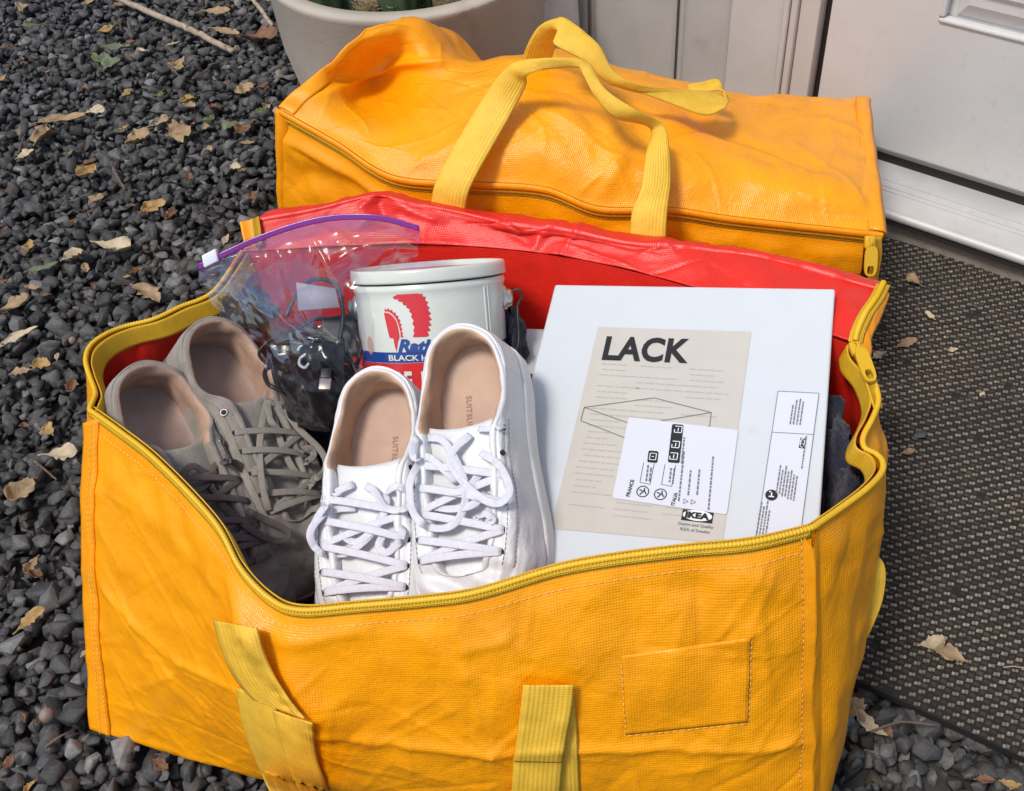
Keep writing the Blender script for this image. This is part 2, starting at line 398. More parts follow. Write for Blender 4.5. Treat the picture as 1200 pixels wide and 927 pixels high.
for j in range(int(MD / pw)):
    for i in range(int((MW1 - MW0) / pu)):
        a = MW0 + (i + .5) * pu; b = (j + .5) * pw
        wob = .0012 * math.sin(b * 31) + .001 * math.sin(a * 23 + b * 9)
        c = MO + mx_ * (a + rng.normal(0, .00025)) + my_ * (b + wob + rng.normal(0, .00025)) + V([0, 0, .0034])
        q = pix(c)
        if q[0] < 880: continue
        if rng.random() < .012: continue
        c[2] += rng.normal(0, .0004)
        lt = (i + j) % 2
        if lt == 0:   # light stitch: two short slanted strands
            for s_ in (-1, 1):
                parts[0].append(bead(c + mx_ * s_ * .0016 + my_ * s_ * .0006, .0017, .0019, .0016)); colr[0] += [math.exp(rng.normal(0, .2))] * 5
        else:
            parts[1].append(bead(c, .0034, .0024, .0013)); colr[1] += [math.exp(rng.normal(0, .3))] * 5
for k, (nm, c) in enumerate((('beige_stitches', (.21, .185, .145)), ('brown_stitches', (.038, .024, .016)))):
    v, f = join(parts[k]); o = mesh(nm, v, f, pmat(nm + '_yarn', (.72, .72, .70), .8, col2=(1.12, 1.1, 1.08), vscale=7, bumps=((900, .6),), attr='tone'), mt, smooth=False); o['kind'] = 'stuff'
    at = o.data.attributes.new('tone', 'FLOAT_COLOR', 'FACE'); cc = V(colr[k])[:, None] * V(c)[None]; at.data.foreach_set('color', np.c_[cc, np.ones(len(cc))].astype(np.float32).ravel())
adopt(mt)

# ================================================================== PLANTER WITH CACTI
PH = .33; PR = .222; PC = (U(472, 22, PH) + V([0, PR, 0])) * V([1, 1, 0])
pl = empty('planter', PC); tag(pl, 'round grey concrete planter holding cacti, touching the siding', 'planter')
prof = [(.001, -.02), (PR * .74, -.02), (PR * .76, 0), (PR * .83, .07), (PR * .90, .15), (PR * .955, .215), (PR * .985, PH - .012), (PR, PH - .004), (PR - .006, PH), (PR - .022, PH + .001), (PR - .026, PH - .004), (PR - .03, PH - .05)]
v, f = lathe(prof, 96); v = v + PC
mesh('pot', v, f, pmat('concrete_planter', (.42, .375, .31), .75, var=.10, vscale=9, bumps=((50, .7), (260, .35)), dirt=(12, (.24, .21, .18), .6, .25)), pl)
a = np.linspace(0, 2 * math.pi, 60, endpoint=False); v = [PC + V([0, 0, PH - .04])]
for r in (.5, 1.): v += [PC + V([math.cos(t) * (PR - .03) * r, math.sin(t) * (PR - .03) * r, PH - .042 + .01 * rng.random()]) for t in a]
f = [(0, 1 + i, 1 + (i + 1) % 60) for i in range(60)] + [(1 + i, 61 + i, 61 + (i + 1) % 60, 1 + (i + 1) % 60) for i in range(60)]
mesh('soil', v, f, pmat('potting_soil', (.05, .04, .03), .95, var=.5, vscale=60, bumps=((100, 3),)), pl)
adopt(pl)
CACT = pmat('cactus_skin', (.075, .115, .05), .55, var=.25, vscale=25, bumps=((60, .8),), dirt=(30, (.17, .15, .08), .62, .15))
CACT2 = pmat('dry_cactus_skin', (.20, .15, .07), .8, var=.3, vscale=60, bumps=((200, 3),))
SPINE = pmat('cactus_spine', (.45, .38, .25), .6)
def cactus(px, py, z, r, h, lean, m, ribs, label, flat=1.):
    c = U(px, py, z); c[2] = PH - .045; rt = empty('cactus', c); tag(rt, label, 'cactus', 'cacti in the planter')
    seg = 40; th = np.arange(seg) * 2 * math.pi / seg; vs_ = []
    zz = np.linspace(0, 1, 16)
    for q in zz:
        rr = r * (.72 + .28 * math.sin(math.pi * min(1, q * 1.1))) * (math.sqrt(max(0, 1 - max(0, (q - .75) / .25) ** 2)) if q > .75 else 1) + .001
        rib = 1 + .07 * np.cos(th * ribs)
        x = np.cos(th) * rr * rib; y = np.sin(th) * rr * rib * flat
        vs_.append(np.stack([c[0] + x + lean[0] * q * h, c[1] + y + lean[1] * q * h, np.full(seg, c[2] + q * h)], 1))
    v = np.vstack(vs_); mesh('stem', v, gridfaces(seg, 16, True), m, rt)
    sp = []
    for _ in range(90):
        i = rng.integers(seg * 13); p = v[i]; n = p - V([c[0], c[1], p[2]]); n[2] += .02; n = nrm(nrm(n) + rng.normal(0, .4, 3)); sp.append(tube(V([p, p + n * .009]), [.0006, .0001], 4))
    sv, sf = join(sp); o = mesh('spines', sv, sf, SPINE, rt); o['kind'] = 'stuff'; adopt(rt)
cactus(375, -2, .31, .050, .22, (-.1, .1), CACT, 9, 'fat dark green ribbed cactus by the outer rim of the planter')
cactus(432, 14, .30, .020, .05, (.1, 0), CACT2, 7, 'small dusty cactus offset at the planter rim')
cactus(470, 4, .31, .036, .24, (-.1, .1), CACT, 10, 'tall green cactus in the middle of the planter')
cactus(530, 6, .31, .032, .22, (.05, .1), CACT2, 14, 'straw coloured dry bristly cactus stem in the planter')
cactus(500, -8, .31, .03, .2, (.1, .1), CACT, 8, 'slim shaded cactus between the green one and the dry one')
cactus(415, -10, .31, .04, .2, (0, .1), CACT, 8, 'dark cactus behind the small dusty offset')
cactus(575, -14, .31, .03, .16, (.1, .1), CACT, 8, 'dark green cactus at the siding side of the planter')
# white rough roll beside the planter
wc = wl(-.652, .058, 0); P = []
for z in np.linspace(-.01, .75, 40):
    row = []
    for t in np.linspace(0, 2 * math.pi, 48, endpoint=False):
        rr = .052 * (1 + .05 * math.sin(3 * t + z * 9) + .05 * vnoise(V([t * 4]), V([z * 22]))[0]) * (1 + .10 * math.sin(z * 14))
        row.append(wc + V([rr * math.cos(t), rr * math.sin(t), z]))
    P.append(row)
P = V(P); o = mesh('fabric_roll', P.reshape(-1, 3), gridfaces(48, 40, True), pmat('white_crinkled_cover', (.66, .65, .62), .7, var=.06, bumps=((70, 1.5), (180, 1.)))); tag(o, 'white crinkled upright roll between planter and siding', 'roll')

# ================================================================== BAGS
def loft(bot, top, nu, nv, bulge=0., nout=None, gamma=1.):
    b = cat(bot, nu); t = cat(top, nu); v = np.linspace(0, 1, nv)[:, None, None]
    P = b[None] * (1 - v) + t[None] * v
    if nout is not None:
        u = np.linspace(0, 1, nu)[None, :, None]
        P = P + V(nout)[None, None] * bulge * np.sin(math.pi * v ** gamma) * (np.sin(math.pi * u) ** .5)
    return P
def displace(P, h, out):
    n = gnormals(P)
    if np.mean(n @ V(out)) < 0: n = -n
    return P + n * h[..., None]
def uv_at(P, Uv, x, y):
    q = pix(P); d = (q[..., 0] - x) ** 2 + (q[..., 1] - y) ** 2; i = np.unravel_index(np.argmin(d), d.shape); return Uv[i]
def bvh_of(P):
    nv, nu = P.shape[:2]; return BVHTree.FromPolygons([tuple(p) for p in P.reshape(-1, 3)], gridfaces(nu, nv))
def hit(b, x, y, off=0.):
    d = nrm(ray(x, y)); r = b.ray_cast(Vector(CAM), Vector(d))
    if r[0] is None: return None
    n = V(r[1]); n = n if n @ d < 0 else -n
    return V(r[0]) + n * off, n
def on(b, pts, off): 
    out = []; last = None
    for x, y in pts:
        h = hit(b, x, y, off)
        if h is None: 
            d = nrm(ray(x, y)); h = (CAM + d * last, V([0, 0, 1.])) if last else (U(x, y, .3), V([0, 0, 1.]))
        last = np.linalg.norm(h[0] - CAM); out.append(h[0])
    return V(out)
def strap(name, E, parent, n=60, m=None, th=.0016, wob=0.0):
    """webbing between two edges; E rows (x1,y1,z1,x2,y2,z2)"""
    A = catk(V([U(*e[:3]) for e in E]), n); B = catk(V([U(*e[3:]) for e in E]), n)
    return strap3(name, A, B, parent, m, th, wob)
def strap3(name, A, B, parent, m=None, th=.0016, wob=0.):
    w = np.linspace(0, 1, 9)[None, :, None]; P = A[:, None] * (1 - w) + B[:, None] * w
    N = gnormals(P); s = np.linspace(0, 1, len(A))[:, None]; P = P + N * (.0025 * np.sin(math.pi * w[..., 0]) + wob * fbm(s * 14, w[..., 0] * 2, 3))[..., None]
    width = np.linalg.norm(B - A, axis=1).mean()
    Uv = guv(P); Uv = np.stack([np.broadcast_to(w[..., 0] * .038, Uv.shape[:2]), Uv[..., 1]], -1)
    return sheet(name, P, m or WEBBING, parent, thick=th, uv=Uv)
def stitches(name, Pts, Nn, parent, L=.004, gap=.0022, r=.00026, m=None):
    """a row of thread stitches along a polyline lying on a surface"""
    P = cat(Pts, max(4, int(np.linalg.norm(np.diff(Pts, axis=0), axis=1).sum() / .001))); out = []; st = int((L + gap) * 1000); ll = int(L * 1000)
    for i in range(0, len(P) - ll - 1, st): out.append(tube(P[i:i + ll + 1:max(1, ll // 2)], r, 4))
    if out:
        v, f = join(out); o = mesh(name, v, f, m or THREAD, parent); o['kind'] = 'stuff'; return o

# ---------------------------------------------------------------- front bag
fb = empty('tote_bag', FL + bx * .36 + by * .18); tag(fb, 'open orange zip bag with red lining, filled with shoes and boxes', 'bag')
Z0 = .004
fl = FL + V([0, 0, Z0]); fr = fl + .73 * bx; br = fr + .36 * by; bl = fl + .36 * by
rimF = V([U(*p) for p in [(105, 481, .315), (140, 506, .325), (185, 542, .33), (251, 612, .328), (282, 667, .318), (317, 703, .312), (352, 716, .316), (420, 711, .325), (500, 704, .335), (560, 695, .345), (650, 668, .36), (720, 655, .37), (800, 645, .376), (880, 637, .38), (950, 621, .38)]])
rimR = V([U(*p) for p in [(950, 621, .38), (985, 597, .37), (1018, 572, .358), (1034, 552, .347), (1030, 536, .34), (1013, 526, .34), (1012, 512, .338), (1023, 490, .335), (1029, 468, .333), (1020, 440, .332), (1004, 420, .332), (1001, 405, .335)]])
rimL = V([U(*p) for p in [(105, 481, .315), (110, 470, .313), (112, 460, .311), (104, 437, .309), (101, 422, .307), (106, 407, .305), (122, 394, .303), (146, 384, .30), (181, 375, .30), (211, 361, .30), (250, 343, .30), (284, 296, .31)]])
NU, NV = 300, 150
P0 = loft(V([fl, (fl * 2 + fr) / 3 - by * .012, (fl + 2 * fr) / 3 - by * .012, fr]), rimF, NU, NV, .040, -by, .9)
Uv = guv(P0)
fp = lambda x, y: uv_at(P0, Uv, x, y)
h = np.zeros((NV, NU))
for a, b, am, w in [((122, 684), (196, 768), .0035, .006), ((196, 768), (275, 805), .004, .006), ((100, 640), (250, 850), .002, .01), ((285, 690), (400, 850), .016, .024), ((300, 740), (350, 845), -.008, .010), ((355, 842), (450, 870), .006, .010), ((450, 868), (600, 880), .0045, .006), ((600, 880), (780, 872), .0045, .005), ((780, 872), (950, 858), .004, .005), ((470, 730), (560, 800), .003, .012), ((640, 700), (690, 790), .003, .01), ((860, 655), (930, 700), .003, .008), ((700, 690), (840, 690), -.0025, .012), ((540, 760), (600, 740), .0035, .008), ((330, 745), (430, 730), .004, .010), ((320, 715), (300, 780), .005, .010), ((130, 560), (260, 690), .002, .012), ((150, 700), (240, 720), -.002, .01), ((850, 720), (930, 760), .002, .008), ((120, 858), (300, 905), .003, .008)]:
    h += crease(Uv, fp(*a), fp(*b), am, w)
Wm = Uv[..., 0].max(); Hm = Uv[..., 1].max()
h += crumple(Uv, 200, (.02, .02), (Wm, Hm), .0013, 11, w=(.0009, .003)) + .0035 * fbm(Uv[..., 0] * 9, Uv[..., 1] * 9, 2) * sm(0, .06, Uv[..., 1]) + .0010 * fbm(Uv[..., 0] * 60, Uv[..., 1] * 60, 3) + folds(Uv, 3, .0020)
h *= sm(0, .03, Hm - Uv[..., 1]) * .9 + .1
PF = displace(P0, h, -by)
sheet('front_panel', PF, ORANGE, fb)
bF = bvh_of(PF)
def lin(P, d): return displace(P, np.full(P.shape[:2], d), -by)
# side and back panels (outer) with red lining just inside
PRt = loft(V([fr, (fr + br) / 2, br]), rimR, 120, 110, .018, nrm(bx), .8); Uv2 = guv(PRt)
hr = folds(Uv2, 27, .0035) + crumple(Uv2, 40, (0, 0), (.36, .4), .0018, 5) + .008 * fbm(Uv2[..., 0] * 9, Uv2[..., 1] * 7, 3); hr *= sm(0, .03, Uv2[..., 1].max() - Uv2[..., 1]) * sm(0, .03, Uv2[..., 0]) * sm(0, .04, Uv2[..., 0].max() - Uv2[..., 0])
PRt = displace(PRt, hr, bx); sheet('side_panel', PRt, ORANGE, fb)
PLt = loft(V([fl, (fl + bl) / 2 - bx * .02, bl]), rimL, 120, 80, .02, -bx); Uv2 = guv(PLt)
hl = (crumple(Uv2, 30, (0, 0), (.36, .35), .0018, 6) + .006 * fbm(Uv2[..., 0] * 9, Uv2[..., 1] * 7, 3)) * sm(0, .03, Uv2[..., 1].max() - Uv2[..., 1]) * sm(0, .03, Uv2[..., 0]) * sm(0, .04, Uv2[..., 0].max() - Uv2[..., 0])
PLt = displace(PLt, hl, -bx); sheet('side_panel', PLt, ORANGE, fb)
backT = V([rimL[-1] * (1 - q) + rimR[-1] * q + V([0, 0, -.012 * math.sin(math.pi * q)]) + by * .085 * math.sin(math.pi * q) for q in np.linspace(0, 1, 9)])
PBk = loft(V([bl, (bl + br) / 2 + by * .05, br]) + by * .004, backT + by * .004 - V([0, 0, .004]), 160, 60); sheet('back_panel', PBk, ORANGE, fb)
def inset(P, out, d): n = gnormals(P); n = n if np.mean(n @ V(out)) > 0 else -n; return P - n * d
PLi = inset(PLt, -bx, .0025); PRi = inset(PRt, bx, .0025); PBi = loft(V([bl, (bl + br) / 2 + by * .05, br]), backT, 160, 60)
for P in (PLi[:-3], PRi[:-3], PBi, inset(PF, -by, .0025)[:-3]): sheet('lining', P, RED, fb)
bs = V([fl, fr, br, bl]) + V([0, 0, .001]); mesh('base_panel', bs, [(0, 1, 2, 3)], ORANGE, fb, uv=[(0, 0), (.73, 0), (.73, .36), (0, .36)])
# zip tape hanging inside the rim and the zip coil on it
def rim_tape(rim, inward, wid, name='zip_tape', lean=.25, n=160):
    A = cat(rim, n); B = A + V([0, 0, -wid]) + V(inward) * wid * lean
    k = 9; w = np.linspace(0, 1, k)[:, None, None]; P = A[None] * (1 - w) + B[None] * w
    P = P + V(inward) * .006; return sheet(name, P, TAPE, fb, thick=.0012)
rim_tape(rimL, bx, .021); rim_tape(rimR, -bx, .020); rim_tape(rimF, by, .02)
rimAll = np.vstack([cat(rimL[::-1], 240)[:-1], cat(rimF, 420)[:-1], cat(rimR, 200)])
rimAll = cat(rimAll[::6], 1400)
r = .0024 + .0005 * np.sin(np.arange(1400) * math.pi / 1.5)
v, f = tube(rimAll + V([0, 0, .0015]), r, 8); mesh('zip_coil', v, f, COIL, fb)
A = cat(rimF, 200) + V([0, 0, .001]); B = A.copy()
rowo = PF[-3][np.linspace(0, NU - 1, 200).astype(int)] - by * .0012
P = np.stack([A - by * .0012, rowo]); sheet('zip_tape', P, TAPE, fb, thick=.0008)
stitches('tape_stitching', PF[-7][::3] - by * .0012, None, fb)
# left seam flange, stitched
cols = PF[:, 0]; seam = cat(cols[::6], 80)
outw = nrm(-bx * .9 - by * .35); A = seam + outw * .006; wob = (.003 * fbm(np.linspace(0, 6, 80), np.zeros(80), 3))[:, None] * by
B = V([PF[int(i), 8] for i in np.linspace(0, NV - 1, 80)]) - by * .0013
Pw = np.linspace(0, 1, 8)[:, None, None]; P = (A + wob)[None] * (1 - Pw) + B[None] * Pw
sheet('seam_flange', P, ORANGE_IN, fb, thick=.0016)
stitches('seam_stitching', B + bx * -.003 - by * .0014, None, fb); stitches('seam_stitching', A * .45 + B * .55 - by * .0016, None, fb)
# right seam: a standing ridge
sR = V([U(x, y, z) for x, y, z in [(951, 624, .371)]]); colr_ = PF[:, -1]; colr_ = cat(colr_[::6], 90)
A = colr_ + nrm(bx * .35 - by) * (.0065 * np.sin(math.pi * np.linspace(.02, .97, 90)) ** .4)[:, None] + (.004 * fbm(np.linspace(0, 8, 90), np.ones(90), 3))[:, None] * bx; B = V([PF[int(i), -4] for i in np.linspace(0, NV - 1, 90)]) - by * .0012
B2 = V([PRt[int(i), 3] for i in np.linspace(0, 109, 90)]) + bx * .001
P = np.concatenate([B[None] * (1 - Pw) + A[None] * Pw, (A[None] * (1 - Pw) + B2[None] * Pw)[1:]]); sheet('seam_flange', P, ORANGE_IN, fb)
stitches('seam_stitching', B - by * .002, None, fb)
# label pocket on the front panel
def patch(name, quad, off, m, th=.0006, n=24):
    q = V(quad, float); P = []
    for j in np.linspace(0, 1, n): P.append(on(bF, [q[0] * (1 - i) * (1 - j) + q[1] * i * (1 - j) + q[2] * i * j + q[3] * (1 - i) * j for i in np.linspace(0, 1, n)], off))
    return sheet(name, V(P), m, fb, thick=th)
def filmmat(name, tint, fac, rough=.08, bump=0):
    m = bpy.data.materials.new(name); m.use_nodes = True; nt = m.node_tree; nd = nt.nodes; lk = nt.links.new; nd.remove(nd['Principled BSDF'])
    out = nd['Material Output']; tr = nd.new('ShaderNodeBsdfTransparent'); tr.inputs[0].default_value = (*tint, 1); gl = nd.new('ShaderNodeBsdfGlossy'); gl.inputs['Roughness'].default_value = rough
    lw = nd.new('ShaderNodeLayerWeight'); lw.inputs[0].default_value = .35; mp = nd.new('ShaderNodeMapRange'); mp.inputs[3].default_value = fac; mp.inputs[4].default_value = fac + .22; lk(lw.outputs['Fresnel'], mp.inputs[0])
    mx = nd.new('ShaderNodeMixShader'); lk(mp.outputs[0], mx.inputs[0]); lk(tr.outputs[0], mx.inputs[1]); lk(gl.outputs[0], mx.inputs[2]); lk(mx.outputs[0], out.inputs[0])
    if bump:
        tc = nd.new('ShaderNodeTexCoord'); nn = nd.new('ShaderNodeTexNoise'); nn.inputs['Scale'].default_value = bump; lk(tc.outputs['Object'], nn.inputs[0]); b = nd.new('ShaderNodeBump'); b.inputs['Distance'].default_value = .003; lk(nn.outputs[0], b.inputs['Height']); lk(b.outputs[0], gl.inputs['Normal']); lk(b.outputs[0], lw.inputs['Normal'])
    return m
qd = [(728, 768), (880, 747), (877, 846), (733, 861)]
patch('label_pocket', qd, .0005, ORANGE, th=.0003)
bq = V(qd, float); ring = [bq[i] + (bq[(i + 1) % 4] - bq[i]) * t for i in (1, 2, 3) for t in np.linspace(.03, .97, 12)]
stitches('pocket_stitching', on(bF, ring, .0016), None, fb, L=.004, gap=.002)
# handles of the front bag
def laid(name, rows, off, parent=fb, m=None, th=.0016, n=50, b=None):
    """webbing lying on the front panel: rows (x1,y1,x2,y2,lift)"""
    q = catk(V(rows, float), n); P = []
    for r_ in q:
        h_ = on(b or bF, [(r_[0] * (1 - w) + r_[2] * w, r_[1] * (1 - w) + r_[3] * w) for w in np.linspace(0, 1, 9)], 0.); P.append(h_ + nrm(CAM - h_) * (off + r_[4]))
    P = V(P); P = P + (P.mean(1, keepdims=True) - P) * V([0, .0, 0])
    for _ in range(4): P[1:-1] = (P[:-2] + 2 * P[1:-1] + P[2:]) / 4
    Uv_ = guv(P); Uv_ = np.stack([np.broadcast_to(np.linspace(0, .038, 9)[None], Uv_.shape[:2]), Uv_[..., 1]], -1)
    return sheet(name, P, m or WEBBING, parent, thick=th, uv=Uv_)
laid('handle_strap', [(277, 806, 322, 816, .001), (285, 850, 332, 858, .001), (300, 890, 350, 896, .001), (318, 930, 366, 930, .001), (340, 975, 390, 975, .001)], .002)
laid('handle_strap', [(250, 727, 302, 736, .010), (258, 755, 309, 763, .009), (269, 783, 322, 793, .007), (284, 806, 340, 822, .006), (298, 820, 357, 842, .006)], .006)
laid('handle_strap', [(320, 832, 367, 848, .002), (325, 852, 368, 864, .003), (334, 882, 372, 892, .004), (350, 930, 386, 930, .004), (366, 975, 402, 975, .004)], .006)
laid('handle_strap', [(624, 818, 673, 818, .001), (626, 850, 676, 850, .001), (628, 900, 678, 900, .001), (630, 945, 680, 945, .001), (632, 985, 682, 985, .001)], .002)
laid('handle_strap', [(613, 803, 673, 803, .006), (610, 830, 670, 832, .009), (606, 862, 664, 864, .010), (602, 892, 659, 893, .009)], .006)
laid('handle_strap', [(602, 888, 660, 889, .006), (600, 920, 657, 920, .006), (598, 950, 656, 950, .005), (598, 985, 656, 985, .004)], .006)
strap('handle_strap', [(1008, 664, .245, 1022, 644, .25), (1016, 688, .232, 1037, 664, .24), (1015, 715, .21, 1035, 700, .215), (1010, 742, .185, 1022, 736, .188), (1002, 764, .165, 1010, 758, .165)], fb, 30)
# lid: folded back, its red lining showing
r0 = V([rimL[-1] * (1 - q) + rimR[-1] * q + V([0, 0, -.012 * math.sin(math.pi * q)]) + by * .085 * math.sin(math.pi * q) for q in np.linspace(0, 1, 9)])
r2 = cat(V([U(*p) for p in [(306, 256, .33), (370, 244, .335), (440, 228, .343), (478, 236, .337), (540, 247, .332), (600, 261, .33), (660, 267, .33), (740, 283, .33), (820, 290, .332), (900, 302, .332), (960, 318, .332), (1034, 339, .333)]]), 40)
r0 = cat(r0, 40); r1 = (r0 + r2) / 2 + V([0, 0, .001]) + by * .004
r3 = r2 + by * .022 + V([0, 0, -.016]); r4 = r2 + by * .03 + V([0, 0, -.07]); r5 = r2 + by * .035 + V([0, 0, -.16])
G = catk(np.stack([r0, r1, r2 - by * .006 + V([0, 0, -.003]), r2, r3, r4, r5]), 130); G = np.stack([cat(G[j], 280) for j in range(130)])
UvL = guv(G); hL = folds(UvL, 22, .0016) + crumple(UvL, 70, (0, 0), (.68, .2), .0020, 21, ln=(.03, .12), w=(.0012, .005)) + .004 * fbm(UvL[..., 0] * 10, UvL[..., 1] * 12, 3) * sm(0, .04, UvL[..., 1]) + .001 * fbm(UvL[..., 0] * 60, UvL[..., 1] * 60, 2)
lp = lambda x, y: uv_at(G[:75], UvL[:75], x, y)
for a, b, am, w in [((440, 232), (455, 262), -.006, .008), ((425, 236), (430, 265), .004, .008), ((455, 232), (520, 262), .004, .006), ((590, 268), (640, 300), -.005, .01), ((640, 270), (625, 300), .005, .006), ((930, 312), (990, 330), .004, .008), ((985, 345), (1008, 388), .003, .006), ((760, 290), (900, 318), .003, .012)]: hL += crease(UvL, lp(*a), lp(*b), am, w)
PLd = displace(G, hL, V([0, -1, 1])); lid = sheet('lid', PLd, RED, fb, thick=.002)
# zip half and hem on the lid's right edge, tab on its left
zr = cat(V([U(*p) for p in [(1001, 405, .338), (1004, 392, .342), (1013, 372, .345), (1026, 353, .345), (1034, 337, .342)]]), 40)
hemo = cat(V([U(*p) for p in [(1016, 440, .325), (1021, 412, .332), (1020, 398, .335), (1031, 375, .338), (1041, 347, .34)]]), 40)
w = np.linspace(0, 1, 10)[:, None, None]; P = zr[None] * (1 - w) + hemo[None] * w; P = P + V([0, 0, .004]) * np.sin(math.pi * w) + (.004 * fbm(np.linspace(0, 5, 40)[None] + 0 * w[..., 0], w[..., 0] * 2, 3))[..., None] * V([0, -.5, 1])
sheet('lid_hem', P, ORANGE_IN, fb, thick=.0016)
zr2 = zr + V([0, 0, .004]); P = np.stack([zr2 - bx * .006, zr2, zr2 + bx * .007]); sheet('zip_tape', P, TAPE, fb, thick=.001)
v, f = tube(cat(zr2 + V([0, 0, .002]), 220), .0028 + .0005 * np.sin(np.arange(220) * 2.1), 8); mesh('zip_coil', v, f, COIL, fb)
strap('lid_hem', [(281, 260, .334, 303, 254, .335), (284, 276, .325, 305, 272, .325), (288, 292, .315, 306, 288, .315)], fb, 20, ORANGE_IN)
strap('zip_tape', [(295, 256, .338, 303, 253.5, .338), (297, 272, .329, 305.5, 271, .329), (299, 290, .319, 307, 287, .319)], fb, 20, TAPE)
# zip slider with pull and tail
def zip_pull(parent, p0, dirv, nrmv, L=.024, wd=.0075, tail=None):
    d = nrm(dirv); n = nrm(V(nrmv) - d * (V(nrmv) @ d)); s = np.cross(d, n)
    v, f = box_vf(p0, d * .007, s * .0055, n * .0035); o = mesh('zip_slider', v, f, PULL, parent); bevel(o, .002, 3)
    ringp = [p0 + n * (.0035 + .004 * math.sin(t)) + d * (-.004 * math.cos(t)) for t in np.linspace(0, math.pi, 9)]
    v, f = tube(V(ringp), .0012, 8); mesh('slider_bridge', v, f, PULL, o)
    # pull tab: flat plate with a hole at its end
    outer, inner = [], []
    c0 = p0 + n * .006 + d * .004
    for t in np.linspace(0, 2 * math.pi, 32, endpoint=False):
        q = V([math.cos(t), math.sin(t)]); q = np.sign(q) * np.abs(q) ** .6
        outer.append((q[0] * L / 2 + L / 2, q[1] * wd / 2)); hq = V([math.cos(t), math.sin(t)]); hq = np.sign(hq) * np.abs(hq) ** .6
        inner.append((hq[0] * L * .14 + L * .80, hq[1] * wd * .26))
    vv = []
    for zz in (0, .0022):
        for a_, b_ in outer: vv.append(c0 + d * a_ + s * b_ + n * (zz - .10 * a_))
        for a_, b_ in inner: vv.append(c0 + d * a_ + s * b_ + n * (zz - .10 * a_))
    ff = []
    for i in range(32):
        j = (i + 1) % 32; ff += [(64 + i, 64 + j, 96 + j, 96 + i), (i, 32 + i, 32 + j, j), (i, j, 64 + j, 64 + i), (32 + j, 32 + i, 96 + i, 96 + j)]
    mesh('pull_tab', vv, ff, PULL, o, smooth=False)
    return o, c0 + d * L * .8
s0 = U(1003, 409, .345); s1 = U(1021, 452, .338); _, e1 = zip_pull(fb, s0, s1 - s0, V([.1, -.6, .8]), L=.036, wd=.013)
strap('pull_tail', [(1012, 440, .338, 1020, 438, .338), (1017, 455, .336, 1026, 452, .336), (1022, 470, .334, 1030, 466, .334), (1025, 481, .332, 1034, 477, .332)], fb, 24, TAPE)
adopt(fb)

# ---------------------------------------------------------------- back bag
bb = empty('tote_bag', U(680, 190, 0) * V([1, 1, 0]) * .86); tag(bb, 'closed full orange zip bag behind the open one, against planter', 'bag')
rows = [
 [(328, 128, .385), (395, 166, .365), (462, 206, .345), (553, 213, .345), (638, 219, .345), (702, 242, .33), (784, 243, .33), (860, 254, .32), (950, 264, .312), (1035, 273, .306)],
 [(350, 108, .40), (420, 138, .372), (480, 165, .365), (560, 168, .375), (640, 168, .385), (710, 188, .368), (790, 195, .36), (870, 205, .345), (955, 222, .332), (1029, 227, .312)],
 [(385, 75, .418), (440, 98, .355), (500, 112, .375), (575, 118, .392), (645, 112, .402), (715, 135, .388), (795, 150, .365), (870, 163, .335), (955, 175, .316), (1023, 180, .292)],
 [(430, 40, .435), (480, 36, .425), (528, 80, .385), (590, 77, .39), (650, 74, .395), (720, 92, .375), (800, 107, .348), (865, 124, .312), (940, 126, .282), (1016, 131, .262)]]
R = V([[U(p[0], p[1], p[2] - .012) for p in r_] for r_ in rows])
lean = V([.06, .16, -.10]); R = np.concatenate([R, R[-1:] + lean * .45 + V([0, 0, .01]), R[-1:] + lean * 1.0 + V([0, 0, -.02]), R[-1:] + lean * 1.15 + V([0, .02, -.25])])
G = catk(R, 190); G = np.stack([cat(G[j], 280) for j in range(190)]); UvT = guv(G)
ht = crumple(UvT, 120, (0, 0), (.72, .35), .0020, 31, ln=(.03, .14), w=(.0009, .003)) + folds(UvT, 8, .0024) + .003 * fbm(UvT[..., 0] * 8, UvT[..., 1] * 8, 2) + .0010 * fbm(UvT[..., 0] * 50, UvT[..., 1] * 50, 3)
tp = lambda x, y: uv_at(G[:110], UvT[:110], x, y)
for a, b, am, w in [((360, 122), (545, 78), .012, .012), ((400, 130), (480, 60), -.006, .02), ((470, 205), (600, 120), .004, .012), ((700, 240), (730, 180), .006, .012), ((640, 215), (690, 230), .004, .01), ((640, 100), (760, 140), -.005, .015), ((800, 130), (960, 205), -.006, .012), ((830, 160), (1000, 230), .004, .01), ((740, 150), (770, 200), -.005, .012), ((930, 170), (1010, 240), .003, .006), ((960, 140), (1010, 160), .004, .008), ((560, 150), (540, 190), .004, .01)]: ht += crease(UvT, tp(*a), tp(*b), am, w)
ht *= sm(0, .03, UvT[..., 1]) * .8 + .2
PT = displace(G, ht, V([0, 0, 1])); sheet('top_panel', PT, ORANGE, bb, thick=.002)
bT = bvh_of(PT)
# hem under the top panel's front edge, zip below it
edge = PT[0]; dn = V([0, 0, -1.]) 
nfr = nrm(V([-.28, -.96, 0]))
P = np.stack([edge + nfr * .0035 + V([0, 0, .002]), edge + nfr * .004 - V([0, 0, .004]), edge + nfr * .0015 - V([0, 0, .008])]); sheet('top_hem', P, ORANGE_IN, bb, thick=.0016)
stitches('hem_stitching', PT[9][::3] + V([0, 0, .0012]), None, bb)
zl = edge - V([0, 0, .010]) - nfr * .002
P = np.stack([zl + V([0, 0, .006]) - nfr * .002, zl, zl - V([0, 0, .007]) + nfr * .003]); sheet('zip_tape', P, TAPE, bb, thick=.001)
v, f = tube(cat(zl[::4] + nfr * .002, 900), .0026 + .0005 * np.sin(np.arange(900) * 2.1), 8); mesh('zip_coil', v, f, COIL, bb)
